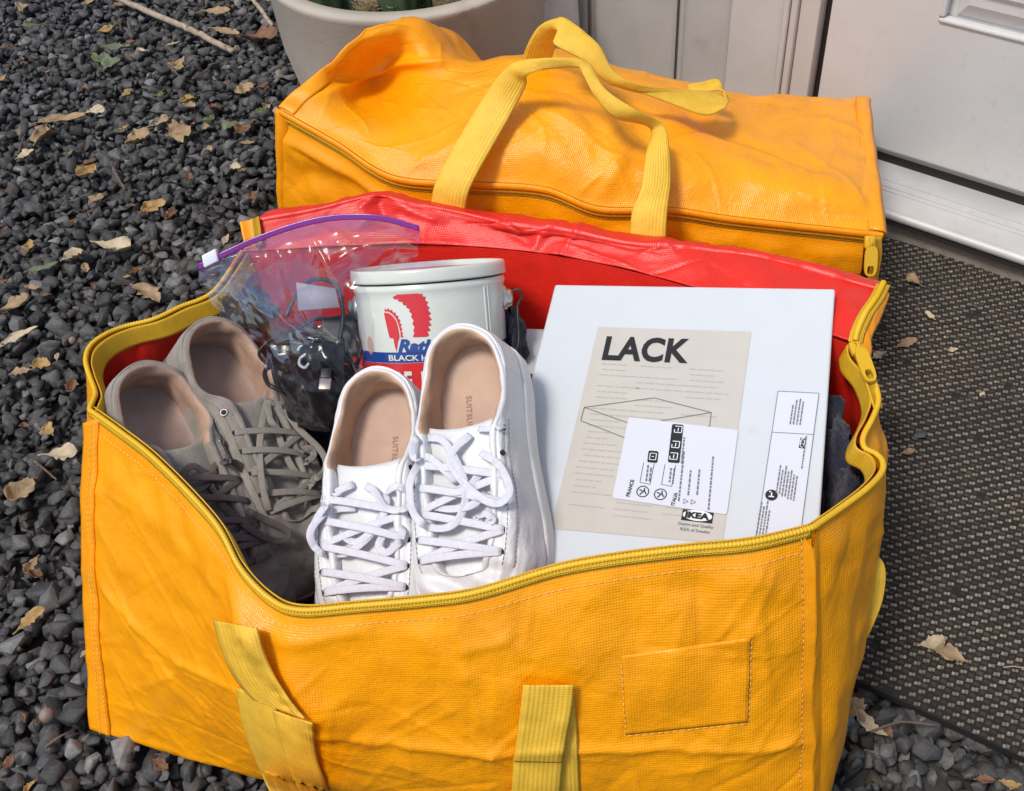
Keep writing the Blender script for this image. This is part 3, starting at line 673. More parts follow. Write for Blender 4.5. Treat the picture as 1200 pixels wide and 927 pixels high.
# front panel below the zip
tf_ = zl - V([0, 0, .006]) + nfr * .004; bl2 = V([-.305, 1.19, .004]); br2 = V([.415, .965, .004])
P = loft(V([bl2, (bl2 + br2) / 2 - V([0, .01, 0]), br2]), tf_[::8], 240, 120, .018, nfr); UvF = guv(P)
hf = folds(UvF, 15, .002) + crumple(UvF, 90, (0, 0), (.72, .34), .0022, 41) + .005 * fbm(UvF[..., 0] * 8, UvF[..., 1] * 8, 3)
pp = lambda x, y: uv_at(P, UvF, x, y)
for a, b, am, w in [((345, 165), (470, 235), .006, .01), ((340, 200), (440, 225), -.005, .015), ((335, 160), (380, 240), .004, .012)]: hf += crease(UvF, pp(*a), pp(*b), am, w)
hf *= sm(0, .02, UvF[..., 1].max() - UvF[..., 1]); PFb = displace(P, hf, nfr); sheet('front_panel', PFb, ORANGE, bb)
# sides and back
br3 = br2 + V([.10, .33, 0]); bl3 = bl2 + V([.10, .33, 0])
tR = PT[::8, -1]; tR = tR[tR[:, 2] > .2]; tR = np.vstack([tR, [br3 + V([0, 0, .2])]])
PS = loft(V([br2, (br2 + br3) / 2 + V([.02, 0, 0]), br3]), tR, 80, 80, .015, V([.95, -.3, 0])); UvS = guv(PS); PS = displace(PS, crumple(UvS, 30, (0, 0), (.35, .3), .002, 51) + .006 * fbm(UvS[..., 0] * 9, UvS[..., 1] * 9, 3), V([1, 0, 0])); sheet('side_panel', PS, ORANGE, bb)
tL = PT[:110:8, 0]; PS = loft(V([bl2, (bl2 + bl3) / 2, bl3 - V([0, .05, 0])]), tL, 80, 80, .01, V([-.95, .3, 0])); UvS = guv(PS); PS = displace(PS, .006 * fbm(UvS[..., 0] * 9, UvS[..., 1] * 9, 3), V([-1, 0, 0])); sheet('side_panel', PS, ORANGE, bb)
mesh('base_panel', V([bl2, br2, br3, bl3]) + V([0, 0, .001]), [(0, 1, 2, 3)], ORANGE, bb, uv=[(0, 0), (.73, 0), (.73, .36), (0, .36)])
# seams: left flange, right flange
A = cat(np.vstack([PFb[::8, 0], edge[:1]]), 60); P = np.stack([A - V([.005, -.001, 0]), A - V([0, .003, 0]), A + V([.014, -.004, 0])]); sheet('seam_flange', P, ORANGE_IN, bb, thick=.0016)
A = cat(PT[:115:6, -1], 60); P = np.stack([A + V([.004, 0, -.002]), A + V([-.002, -.001, .0035]), A + V([-.016, .004, .0035])]); sheet('seam_flange', P, ORANGE_IN, bb, thick=.0016)
stitches('seam_stitching', A + V([-.013, .003, .005]), None, bb)
# rolled hem of the propped corner flap
ia = [(j_, 0) for j_ in range(0, 96, 5)] + [(95, i_) for i_ in range(3, 24, 3)]; ib = [(j_, 8) for j_ in range(0, 90, 5)] + [(88, 8), (86, 9)] + [(86, i_) for i_ in range(10, 24, 2)]
A = cat(V([PT[q] for q in ia]) + V([-.001, 0, .003]), 90); B = cat(V([PT[q] for q in ib[:len(ia)]]) + V([0, 0, .0022]), 90)
P = np.stack([A - V([-.003, 0, .008]), A, A * .5 + B * .5 + V([0, 0, .0015]), B]); P = catk(P, 12); sheet('flap_hem', P, ORANGE_IN, bb, thick=.0012)
# right zip end: slider, pull, loose tape end
s0 = U(1019, 284, .30); _, _e = zip_pull(bb, s0, U(1018, 325, .27) - s0, V([0, -.9, .4]), L=.032, wd=.014)
strap('zip_end', [(1020, 280, .295, 1033, 278, .296), (1022, 300, .272, 1033, 298, .275), (1019, 318, .25, 1030, 318, .252), (1014, 340, .225, 1026, 340, .228)], bb, 20, TAPE)
# handles of the back bag
strap('handle_strap', [(505, 240, .325, 545, 246, .325), (515, 203, .358, 554, 214, .355), (559, 126, .405, 598, 136, .40), (584, 90, .435, 616, 101, .428), (603, 73, .452, 619, 88, .445), (638, 68, .462, 646, 80, .452), (670, 68, .462, 677, 79, .452), (690, 74, .455, 684, 89, .448), (709, 104, .44, 697, 113, .432), (743, 127, .425, 720, 137, .415), (776, 145, .40, 762, 150, .392), (784, 172, .385, 757, 181, .38), (786, 210, .362, 751, 222, .36), (782, 248, .345, 741, 246, .345), (780, 284, .318, 738, 280, .318)], bb, 160, wob=.0015)
strap('handle_strap', [(609, 80, .395, 644, 76, .395), (618, 53, .43, 652, 50, .43), (631, 32, .455, 657, 36, .452), (650, 22, .468, 657, 40, .46), (667, 24, .468, 649, 52, .455), (701, 52, .452, 683, 71, .442), (720, 84, .43, 706, 93, .422), (750, 99, .415, 728, 103, .41), (796, 105, .395, 765, 114, .398), (840, 109, .372, 822, 134, .375), (855, 119, .358, 850, 127, .372)], bb, 140, wob=.0015)
strap('handle_strap', [(855, 119, .358, 850, 127, .372), (849, 107, .362, 852, 116, .365), (841, 93, .372, 846, 106, .368), (822, 96, .374, 824, 108, .368), (806, 99, .372, 807, 109, .366)], bb, 40)
adopt(bb)

# ================================================================== CONTENTS
# navy fleece filling the bag
P = []
for b_ in np.linspace(.055, .335, 90):
    row = []
    for a_ in np.linspace(.03, .70, 170):
        x, y = a_ * 16, b_ * 16; n = fbm(V([x]), V([y]), 4)[0]
        e_ = min(1, (a_ - .03) / .05, (.705 - a_) / .012); z = .105 + .44 * b_ + .05 * n * 1.3 + .004 * vnoise(V([x * 30]), V([y * 30]))[0]
        z += .02 * sm(.2, .3, V([b_]))[0] - .045 * (1 - sm(.16, .30, V([a_]))[0]) - .02 * sm(.3, .4, V([a_]))[0] * (1 - sm(.6, .66, V([a_]))[0]) + .075 * math.exp(-((a_ - .68) / .035) ** 2 - ((b_ - .16) / .14) ** 2) + .012 * math.exp(-((a_ - .40) / .05) ** 2 - ((b_ - .27) / .06) ** 2)
        z = .06 + (z - .06) * (e_ ** .5); row.append(FL + bx * (a_ + .02 * n) + by * b_ + V([0, 0, z]))
    P.append(row)
o = sheet('fleece_blanket', V(P), pmat('navy_fleece', (.016, .016, .034), .95, var=.35, vscale=120, sheen=.15, bumps=((500, 2), (160, 2))), None, thick=.004); tag(o, 'dark navy fleece stuffed under the shoes and boxes', 'fleece')

FLEECE = o.data.materials[0]
def bundle(c, ax, label, seed):
    g_ = np.random.default_rng(seed); P = []
    for v_ in np.linspace(-1.5, 1.5, 36):
        row = []
        for t in np.linspace(0, 2 * math.pi, 60, endpoint=False):
            d = V([math.cos(v_) * math.cos(t), math.cos(v_) * math.sin(t), math.sin(v_)]); n_ = fbm(V([d[0] * 2.2 + seed + d[2]]), V([d[1] * 2.2 + d[2] * 1.7]), 4)[0]
            row.append(c + d * V(ax) * (1 + .45 * n_ + .04 * vnoise(V([t * 30]), V([v_ * 30]))[0]))
        P.append(row)
    P = V(P); q = mesh('fleece_bundle', P.reshape(-1, 3), gridfaces(60, 36, True), FLEECE); tag(q, label, 'fleece')
bundle(U(290, 366, .275), (.030, .018, .026), 'navy fleece bunched between zip pouch and bag side', 3)
bundle(U(600, 402, .262), (.016, .030, .040), 'navy fleece squeezed between the pail and the flat packs', 8)
bundle(U(984, 570, .25), (.020, .055, .055), 'navy fleece filling the gap right of the lettered box', 5)

# ---------------------------------------------------------------- flat packs
RB = V([[.9396, .2716, -.1233], [-.2886, .9392, -.1293], [.1217, .1631, .9742]]); TB = CAM + (V([.1306, .6437, .3649]) - CAM) * 1.085; KB = 1.085
def text_vf(body, size=1., shear=0., offset=0., align='LEFT', space=1.):
    c = bpy.data.curves.new('t', 'FONT'); c.body = body; c.size = size; c.shear = shear; c.offset = offset; c.align_x = align; c.space_character = space; c.resolution_u = 4
    o = bpy.data.objects.new('t', c); COL.objects.link(o); dg = bpy.context.evaluated_depsgraph_get(); me = o.evaluated_get(dg).to_mesh()
    v = V([q.co[:] for q in me.vertices]); f = [tuple(p.vertices) for p in me.polygons]; bpy.data.objects.remove(o); bpy.data.curves.remove(c); return v, f
WBOX = pmat('white_glossy_board', (.60, .63, .64), .25, var=.015, coat=.4, bumps=((25, .5),), dirt=(16, (.52, .545, .55), .62, .25))
BEIGE = pmat('beige_print', (.54, .505, .44), .35, var=.03, vscale=40, coat=.3); INK = pmat('black_ink', (.018, .018, .018), .4); GREYINK = pmat('faint_grey_ink', (.44, .41, .36), .5)
STICK = pmat('white_sticker', (.64, .65, .70), .4); WINK = pmat('white_ink', (.8, .8, .8), .4); SMALLINK = pmat('small_grey_ink', (.16, .16, .17), .5)
def B3(u, v, h):
    if h > 0: u, v = 1.0145 * u + .0126 * v - .0013, -.0292 * u + 1.0582 * v + .0018      # print laid on the face
    return TB + RB @ (V([u, v, h]) * V([KB, KB, 1]))
pk = empty('flat_pack', B3(0, 0, -.05)); tag(pk, 'white flat pack with black LACK lettering, propped in the open bag', 'box')
v, f = box_vf(B3(0, 0, -.026), RB[:, 0] * .13 * KB, RB[:, 1] * .15 * KB, RB[:, 2] * .026); o = mesh('carton', v, f, WBOX, pk); bevel(o, .0025, 3)
for p_ in o.data.polygons: p_.use_smooth = False
def quad(name, pts, hgt, m, parent=pk): 
    n = 2; return mesh(name, [B3(u, v, hgt) for u, v in pts], [tuple(range(len(pts)))], m, parent, smooth=False)
def rrect(c0, c1, r_=.003, n=5):
    x0, y0 = c0; x1, y1 = c1; out = []
    for cx_, cy_, a0 in ((x1 - r_, y1 - r_, 0), (x0 + r_, y1 - r_, 90), (x0 + r_, y0 + r_, 180), (x1 - r_, y0 + r_, 270)):
        out += [(cx_ + r_ * math.cos(math.radians(a0 + 90 * i / n)), cy_ + r_ * math.sin(math.radians(a0 + 90 * i / n))) for i in range(n + 1)]
    return out
quad('printed_panel', [(-.077, -.1135), (.060, -.1105), (.0600, .0915), (-.077, .0885)], .0006, BEIGE)
def ink(name, v, f, hgt, m, place, parent=pk):
    return mesh(name, [B3(*place(q), hgt) for q in v], f, m, parent, smooth=False)
def rotp(u0, v0, deg, k=1.):
    c, s = math.cos(math.radians(deg)), math.sin(math.radians(deg)); return lambda q: (u0 + k * (q[0] * c - q[1] * s), v0 + k * (q[0] * s + q[1] * c))
v, f = text_vf('LACK', .0345, 0, .0012, space=1.04); w_ = v[:, 0].max(); ink('lettering', v, f, .0012, INK, lambda q: (-.068 + q[0] * .0775 / w_, .0535 + q[1] + .02 * q[0]))
# pale columns of print showing through
fv = []
for cx_ in (-.066, -.030, .012):
    for r_ in range(26):
        if rng.random() < .12: continue
        y_ = .048 - r_ * .0058; x_ = cx_ + rng.normal(0, .001); x1_ = cx_ + .036 * rng.uniform(.45, 1)
        while x_ < x1_:
            l_ = rng.uniform(.003, .009); fv.append(([(x_, y_, 0), (x_ + l_, y_, 0), (x_ + l_, y_ + .0010, 0), (x_, y_ + .0010, 0)], [(0, 1, 2, 3)])); x_ += l_ + .0012
v, f = join(fv); o = ink('fine_print', v, f, .0009, GREYINK, lambda q: (q[0], q[1])); o['kind'] = 'stuff'
def lines(segs, wd):
    out = []
    for (x0, y0), (x1, y1) in segs:
        d = nrm(V([x1 - x0, y1 - y0])); n_ = V([-d[1], d[0]]) * wd / 2; a_, b_ = V([x0, y0]), V([x1, y1])
        out.append(([(*(a_ - n_), 0), (*(b_ - n_), 0), (*(b_ + n_), 0), (*(a_ + n_), 0)], [(0, 1, 2, 3)]))
    return join(out)
A_, B_, C_, D_, E_, G_ = (-.073, -.0115), (-.0725, .002), (-.0138, .0165), (.0363, .0060), (.0366, -.0075), (-.030, -.0255)
H_ = (-.026, -.0120)
v, f = lines([(A_, B_), (B_, C_), (C_, D_), (D_, E_), (A_, G_), (B_, H_), (H_, D_), (H_, G_), (G_, E_)], .0007); ink('shelf_drawing', v, f, .0012, SMALLINK, lambda q: (q[0], q[1]))
STK = pk
quad('sticker', [( (-.0322 + (q[0] + .0465) * .995), q[1] - .0455 - .05 * q[0]) for q in rrect((-.0465, -.0385), (.0465, .0385), .002)][:], .0016, STICK)
# upright print on the sticker
sv = []
def vtext(t, u, v_, size, hgt=.0021, m=INK, off=0., name='lettering', deg=85.):
    a, b = text_vf(t, size, 0, off); return ink(name, a, b, hgt, m, rotp(u, v_, deg))
vtext('FRANCE', -.0185, -.0795, .0042, off=.00012); vtext('ITALIA', .0185, -.0835, .0040, off=.00012)
quad('black_badge', [(q[0] + .010 - .05 * (q[1]), q[1]) for q in rrect((-.0048, -.045), (.0048, -.0085), .0015)], .0021, INK)
quad('black_badge', [(q[0] - .0075 - .05 * (q[1]), q[1]) for q in rrect((-.0042, -.0465), (.0042, -.0355), .0015)], .0021, INK)
wv = []
for y_ in (-.042, -.031, -.0165):   # small white pictograms on the long badge
    wv.append(lines([((.0085, y_), (.0145, y_)), ((.0145, y_), (.0145, y_ + .006)), ((.0085, y_ + .006), (.0145, y_ + .006)), ((.0085, y_), (.0085, y_ + .003)), ((.0115, y_ + .001), (.0115, y_ + .0045))], .0007))
wv.append(lines([((-.0080, -.044), (-.0028, -.044)), ((-.0028, -.044), (-.0028, -.038)), ((-.0080, -.038), (-.0028, -.038)), ((-.0080, -.044), (-.0080, -.038)), ((-.0065, -.041), (-.0045, -.041))], .0006))
v, f = join(wv); ink('pictogram', v, f, .0024, WINK, lambda q: (q[0], q[1]))
for u_, x0_ in ((-.0058, -.0092), (.0115, .0085)):
    v, f = lines([((x0_ - .003, -.047), (x0_ - .003, -.0655)), ((x0_ - .003, -.0655), (x0_ + .0055, -.0665)), ((x0_ + .0055, -.0665), (x0_ + .0058, -.047))], .0004); ink('badge_outline', v, f, .0021, INK, lambda q: (q[0], q[1]))
def ringv(cx_, cy_, r_, wd, n=24): return lines([((cx_ + r_ * math.cos(t * 2 * math.pi / n), cy_ + r_ * math.sin(t * 2 * math.pi / n)), (cx_ + r_ * math.cos((t + 1) * 2 * math.pi / n), cy_ + r_ * math.sin((t + 1) * 2 * math.pi / n))) for t in range(n)], wd)
for cx_, cy_ in ((-.0085, -.0735), (.0060, -.0745)):
    v, f = join([ringv(cx_, cy_, .0048, .0008), lines([((cx_ - .002, cy_ - .003), (cx_ + .001, cy_ + .001)), ((cx_ + .001, cy_ + .001), (cx_ + .001, cy_ + .0033)), ((cx_ + .001, cy_ + .001), (cx_ + .003, cy_ - .002)), ((cx_ - .003, cy_ + .0015), (cx_ - .0005, cy_ + .0005))], .0010)]); ink('recycling_mark', v, f, .0021, INK, lambda q: (q[0], q[1]))
for cx_, cy_ in ((.0265, -.0785), (.0325, -.0785)):
    v, f = lines([((cx_ + .0024 * math.cos(t * 2.094), cy_ + .0024 * math.sin(t * 2.094)), (cx_ + .0024 * math.cos((t + 1) * 2.094), cy_ + .0024 * math.sin((t + 1) * 2.094))) for t in range(3)], .0005); ink('recycling_mark', v, f, .0021, SMALLINK, lambda q: (q[0], q[1]))
fv = []
def micro(u, v0, v1, wd=.0007, skew=.05):
    y_ = v0
    while y_ < v1:
        l_ = rng.uniform(.0012, .0042); fv.append(([(u - wd - skew * y_, y_, 0), (u + wd - skew * y_, y_, 0), (u + wd - skew * (y_ + l_), y_ + l_, 0), (u - wd - skew * (y_ + l_), y_ + l_, 0)], [(0, 1, 2, 3)])); y_ += l_ + .0008
for u, a_, b_ in ((.0175, -.079, -.035), (.0245, -.073, -.052), (.0315, -.072, -.05), (.0415, -.084, -.036), (-.0105, -.064, -.05), (-.0078, -.064, -.052), (.0085, -.063, -.052), (.0112, -.064, -.049), (.0165, -.045, -.02)): micro(u, a_, b_)
# narrow product label down the box's right side
quad('sticker', [(.0835, -.140), (.1155, -.140), (.1215, .0320), (.0885, .0315)], .0008, STICK)
v, f = lines([((.0835, -.140), (.0885, .0315)), ((.0885, .0315), (.1215, .032)), ((.1215, .032), (.1155, -.14)), ((.0872, -.0085), (.1202, -.0078))], .0005); ink('label_border', v, f, .0012, SMALLINK, lambda q: (q[0], q[1]))
for u, a_, b_ in ((.1010, .000, .018), (.1035, .000, .022), (.1062, .000, .022), (.1088, .000, .021), (.1150, -.040, -.012), (.0985, -.064, -.040), (.1008, -.064, -.043), (.1031, -.066, -.041), (.1054, -.066, -.044), (.1077, -.068, -.043), (.1100, -.068, -.046), (.1123, -.069, -.050), (.0885, -.125, -.072), (.0908, -.125, -.076), (.0931, -.125, -.073), (.0954, -.125, -.080), (.1, -.13, -.105)): micro(u, a_, b_, .0005, -.04)
v, f = join(fv); o = ink('small_print', v, f, .0021, SMALLINK, lambda q: (q[0], q[1])); o['kind'] = 'stuff'
c_ = [(.0925 + .0048 * math.cos(t), -.0655 + .0048 * math.sin(t)) for t in np.linspace(0, 6.28, 25)[:-1]]; quad('round_mark', c_, .0012, INK)
v, f = lines([((.0905, -.067), (.0945, -.067)), ((.0925, -.067), (.0925, -.0635)), ((.0905, -.063), (.092, -.0625))], .001); ink('pictogram', v, f, .0016, WINK, lambda q: (q[0], q[1]))
def ikea(u0, v0, wd, ht, deg, hgt):
    rp = rotp(u0, v0, deg)
    mesh('logo_block', [B3(*rp(q), hgt) for q in ((-wd / 2, -ht / 2), (wd / 2, -ht / 2), (wd / 2, ht / 2), (-wd / 2, ht / 2))], [(0, 1, 2, 3)], INK, pk, smooth=False)
    mesh('logo_oval', [B3(*rp((wd * .47 * math.cos(t), ht * .44 * math.sin(t))), hgt + .0004) for t in np.linspace(0, 2 * math.pi, 33)[:-1]], [tuple(range(32))], WINK, pk, smooth=False)
    a, b = text_vf('IKEA', ht * .72, 0, ht * .045); x0_, x1_ = a[:, 0].min(), a[:, 0].max(); kx = wd * .78 / (x1_ - x0_); a = (a - V([(x0_ + x1_) / 2, a[:, 1].max() / 2, 0])) * V([kx, .92, 1])
    mesh('lettering', [B3(*rp(q), hgt + .0008) for q in a], b, INK, pk, smooth=False)
ikea(.0378, -.0895, .0245, .0105, -1, .0009); ikea(.1120, -.0165, .0095, .0042, 86, .0012)
for t_, y_ in (('Design and Quality', -.0990), ('IKEA of Sweden', -.1035)):
    a, b = text_vf(t_, .0036, 0, .00005, 'CENTER'); ink('lettering', a, b, .0012, SMALLINK, rotp(.0375, y_, -1))
adopt(pk)
# second pack peeking out under the first
pk2 = empty('flat_pack', B3(-.05, .0, -.11)); tag(pk2, 'plain white flat pack peeking out under the lettered one', 'box')
v, f = box_vf(B3(-.046, -.012, -.080), RB[:, 0] * .13 * KB, RB[:, 1] * .148 * KB, RB[:, 2] * .025); o = mesh('carton', v, f, WBOX, pk2); bevel(o, .0025, 3)
for p_ in o.data.polygons: p_.use_smooth = False
v, f = box_vf(B3(-.046, .1362, -.080), RB[:, 0] * .13 * KB, RB[:, 1] * .0002, RB[:, 2] * .004); mesh('tape', v, f, STICK, pk2, smooth=False)
adopt(pk2)

# ---------------------------------------------------------------- lard pail
dv = nrm(ray(501, 322)); up_ = nrm(cu - dv * (cu @ dv)); rt_ = np.cross(dv, up_); k_ = math.radians(4.8)
up2 = up_ * math.cos(k_) - rt_ * math.sin(k_); til = math.radians(3.2); CZ = nrm(up2 * math.cos(til) - dv * math.sin(til)); CX = nrm(rt_ - CZ * (rt_ @ CZ)); CY = np.cross(CZ, CX)
CT = U(501, 311, .352); CRd = .0742 * np.linalg.norm(CT - CAM) / 1.10
def K3(p): return CT + CX * p[0] + CY * p[1] + CZ * p[2]
pail = empty('lard_pail', K3((0, 0, -.17))); tag(pail, 'old cream, blue and red lard pail with lid and wire handle', 'pail')
CREAM = pmat('cream_enamel', (.60, .62, .55), .28, var=.05, vscale=20, coat=.4, bumps=((30, .3),), dirt=(70, (.30, .24, .15), .72, .06)); CRED = pmat('red_enamel', (.56, .018, .02), .28, coat=.4, var=.06, dirt=(90, (.3, .25, .2), .76, .05)); CBLUE = pmat('blue_enamel', (.012, .05, .24), .28, coat=.4)
TIN = pmat('dull_tin', (.55, .54, .5), .32, metal=.9, bumps=((80, .4),)); WIRE = pmat('dark_wire', (.04, .04, .04), .45, metal=.6)
r = CRd; BT = (598 - 222 - 14) * r / 422 + .0122; BB = (657 - 222 - 14) * r / 422 + .0122
prof = [(r * .985, -.014), (r * 1.0, -.0165), (r * 1.008, -.0185), (r * 1.0, -.0205), (r * .982, -.024), (r * .985, -.03)] + [(r * (.985 - .22 * (q - .03)), -q) for q in (.05, .065, BT - .0001, BT + .0001, BB - .0001, BB + .0001, .108, .118, .121)] + [(r * .2, -.1215)]
v, f = lathe(prof[::-1], 96); seg = 96; np_ = len(prof); mi = []
for j in range(np_ - 1):
    zt = -prof[::-1][j + 1][1]; zb = -prof[::-1][j][1]; mz = (zt + zb) / 2; mi += [2 if BT < mz < BB else (1 if mz > BB else 0)] * seg
mesh('pail_body', V([K3(p) for p in v]), f, [CREAM, CRED, CBLUE], pail, midx=mi)
lp_ = [(r * .99, -.0125), (r * 1.022, -.0120), (r * 1.026, -.010), (r * 1.022, -.002), (r * 1.012, .0006), (r * .992, .0008), (r * .975, -.0005), (r * .968, -.0045), (r * .80, -.0050), (r * .795, -.0042), (.001, -.0040)]
v, f = lathe(lp_, 96); mi = [1 if j >= 9 else 0 for j in range(len(lp_) - 1) for _ in range(96)]
mesh('lid', V([K3(p) for p in v]), f, [CREAM, CRED], pail, midx=mi)
def canp(x, y, off=.0004):
    """position on the pail from enlarged-photo coordinates"""
    ph = math.asin(max(-.999, min(.999, (x - 467) / 422))); hh = (y - 222 + (x - 467) * .083) * (r / 422) + .0120 + .0045 * (1 - math.cos(ph)) 
    rr = r * (.985 - .22 * max(0, hh - .03)) + off; return K3((rr * math.sin(ph), -rr * math.cos(ph), -hh))
def canmesh(name, v, f, m, sub=True, off=.0005):
    me = bpy.data.meshes.new('x'); me.from_pydata([tuple(q) for q in v], [], f); bm = bmesh.new(); bm.from_mesh(me); bpy.data.meshes.remove(me)
    bmesh.ops.triangulate(bm, faces=bm.faces)
    for _ in range(3):
        es = [e for e in bm.edges if e.calc_length() > 14]
        if es: bmesh.ops.subdivide_edges(bm, edges=es, cuts=1); bmesh.ops.triangulate(bm, faces=bm.faces)
    vv = [canp(q.co.x, q.co.y, off) for q in bm.verts]; bm.verts.index_update(); ff = [[w.index for w in p.verts] for p in bm.faces]; bm.free()
    return mesh(name, vv, ff, m, pail, smooth=False)
big = [(268, 305), (300, 288), (345, 272), (398, 264), (410, 285), (428, 284), (428, 298), (444, 300), (440, 318), (456, 328), (446, 342), (462, 358), (450, 368), (466, 388), (452, 398), (468, 420), (450, 428), (464, 450), (444, 456), (456, 478), (438, 484), (446, 505), (430, 512), (358, 515), (368, 492), (364, 480), (372, 460), (362, 445), (370, 425), (358, 408), (364, 392), (350, 378), (356, 368), (338, 358), (340, 348), (322, 344), (320, 330), (300, 326), (296, 314), (280, 316)]
small = [(214, 388), (236, 388), (258, 402), (274, 426), (282, 456), (286, 500), (286, 518), (276, 540), (262, 596), (255, 560), (252, 524), (232, 522), (222, 460)]
feath = [(222, 364), (232, 374), (240, 362), (248, 376), (258, 370), (264, 386), (276, 384), (278, 400), (290, 402), (288, 418), (300, 424), (294, 438), (304, 448), (297, 460), (306, 474), (298, 482), (308, 496), (300, 502), (310, 514), (292, 518), (294, 490), (288, 452), (278, 420), (262, 396), (240, 381), (218, 380)]
for sh in (big, small, feath): canmesh('emblem', [(x, y, 0) for x, y in sh], [tuple(range(len(sh)))], CRED)
def cantext(t, x0, x1, y0, hgt, m, shear=0, offb=.0, tilt=.0, off=.0009):
    v, f = text_vf(t, 1., shear, offb); k1 = (x1 - x0) / (v[:, 0].max() - v[:, 0].min()); cap = .73
    q = np.stack([x0 + (v[:, 0] - v[:, 0].min()) * k1, y0 - v[:, 1] * hgt / cap - tilt * (v[:, 0] - v[:, 0].min()) * k1, 0 * v[:, 0]], 1); return canmesh('lettering', q, f, m, off=off)
cantext('Rath', 272, 470, 594, 68, CBLUE, .3, .042, .01)
cantext('BLACK HAWK', 218, 560, 645, 31, CREAM, 0, .025, .035)
cantext('PURE', 130, 336, 812, 104, CREAM, 0, .035, .055); cantext('LARD', 386, 742, 800, 104, CREAM, 0, .035, .055)
canmesh('seal_mark', [(116 + 16 * math.cos(t), 570 + 50 * math.sin(t), 0) for t in np.linspace(0, 6.28, 25)[:-1]], [tuple(range(24))], pmat('faded_red_seal', (.50, .25, .2), .4), off=.0004)
for x_ in (760, 778):
    v, f = tube(V([canp(x_ + (y_ - 190) * .02, y_, .0004) for y_ in np.linspace(215, 640, 30)]), .0009, 6); mesh('side_seam', v, f, CREAM, pail)
canmesh('seam_print', [(757, 505, 0), (763, 505, 0), (764, 550, 0), (758, 550, 0)], [(0, 1, 2, 3)], SMALLINK)
for ph, sgn in ((math.radians(82), 1), (math.radians(-94), -1)):
    zc = -.038; n = V([math.sin(ph), -math.cos(ph), 0]); t_ = V([math.cos(ph), math.sin(ph), 0]); u_ = V([0, 0, 1.]); pts = []
    prf = [(.0135, -.002), (.0135, .001), (.0115, .0035), (.0095, .0040), (.0085, .0075), (.006, .0095), (.0005, .010)]
    vv = [K3(n * (r * .975 + d_) + t_ * math.cos(a_) * q_ + u_ * (zc + math.sin(a_) * q_)) for q_, d_ in prf for a_ in np.linspace(0, 2 * math.pi, 24, endpoint=False)]
    mesh('handle_ear', vv, gridfaces(24, len(prf), True), TIN, pail)
pa = V([math.sin(math.radians(82)), -math.cos(math.radians(82)), 0]) ; pts = []
pts = [K3(pa * (r + .004) + V([0, 0, -.034])), K3(pa * (r + .014) + V([0, 0, -.030])), K3(pa * (r + .017) + V([0, 0, -.038])), K3(pa * (r + .012) + V([0, 0, -.046])), K3(pa * (r + .011) + V([0, -.004, -.060])), K3(pa * (r + .013) + V([-.004, -.01, -.085])), K3(pa * (r + .004) + V([-.01, -.03, -.115]))]
for t in np.linspace(.1, 1, 8): pts.append(K3(V([math.cos(t * math.pi) * (r + .01), -.03 - .05 * math.sin(t * math.pi), -.115 - .055 * math.sin(t * math.pi) + .06 * t * t])))
v, f = tube(cat(V(pts), 120), .0013, 8); mesh('wire_handle', v, f, WIRE, pail)
adopt(pail)

# ---------------------------------------------------------------- zip storage pouch with cables
zb = empty('zip_pouch', U(370, 420, .24)); tag(zb, 'clear plastic zip pouch with purple closure, full of black cables', 'pouch')
zt = cat(V([U(*p) for p in [(233, 316, .348), (265, 300, .358), (300, 284, .366), (345, 268, .375), (385, 259, .381), (425, 257, .384), (455, 260, .382), (492, 271, .374)]]), 90)
m1 = cat(V([U(*p) for p in [(246, 345, .335), (280, 340, .352), (320, 345, .36), (360, 340, .368), (400, 330, .372), (430, 325, .372), (460, 318, .37), (486, 310, .365)]]), 90)
m2 = cat(V([U(*p) for p in [(285, 388, .315), (310, 395, .33), (335, 400, .34), (360, 400, .35), (390, 395, .35), (420, 385, .345), (445, 380, .335), (470, 370, .33)]]), 90)
m3 = cat(V([U(*p) for p in [(305, 405, .300), (325, 440, .30), (345, 450, .305), (370, 455, .31), (395, 455, .31), (420, 460, .30), (440, 450, .29), (455, 440, .28)]]), 90)
m4 = cat(V([U(*p) for p in [(320, 470, .25), (340, 490, .255), (360, 500, .26), (380, 500, .26), (400, 500, .26), (420, 500, .25), (440, 490, .25), (450, 480, .24)]]), 90)
G = catk(np.stack([zt, m1, m2, m3, m4]), 110); G = np.stack([cat(q, 150) for q in G]); Uz = guv(G)
hz = crumple(Uz, 46, (0, .01), (.26, .22), .0030, 61, ln=(.04, .14), w=(.002, .006)) + folds(Uz, 63, .004, f=(14, 34)) + .010 * fbm(Uz[..., 0] * 22, Uz[..., 1] * 22, 3); hz *= sm(.0, .03, Uz[..., 1])
FILM = filmmat('clear_film', (.96, .96, .98), .012, .12); PURP = pmat('purple_zip', (.17, .012, .20), .25, coat=.3); PFILM = filmmat('purple_tinted_film', (.80, .45, .85), .06, .15)
PZ = displace(G, hz, V([0, -.6, .8])); sheet('film', PZ, FILM, zb)
G2 = G + V([0, .016, -.012]) * sm(0, .05, Uz[..., 1])[..., None]; sheet('film', displace(G2, -hz * .8, V([0, -.6, .8])), FILM, zb)
upv = nrm(V([-.1, .55, .75]))
P = np.stack([zt + upv * q for q in np.linspace(-.0005, .0058, 6)]); o = sheet('closure_strip', P, PURP, zb, thick=.0022)
P = np.stack([zt - upv * q for q in np.linspace(.0015, .013, 5)]); sheet('tinted_band', P, PFILM, zb)
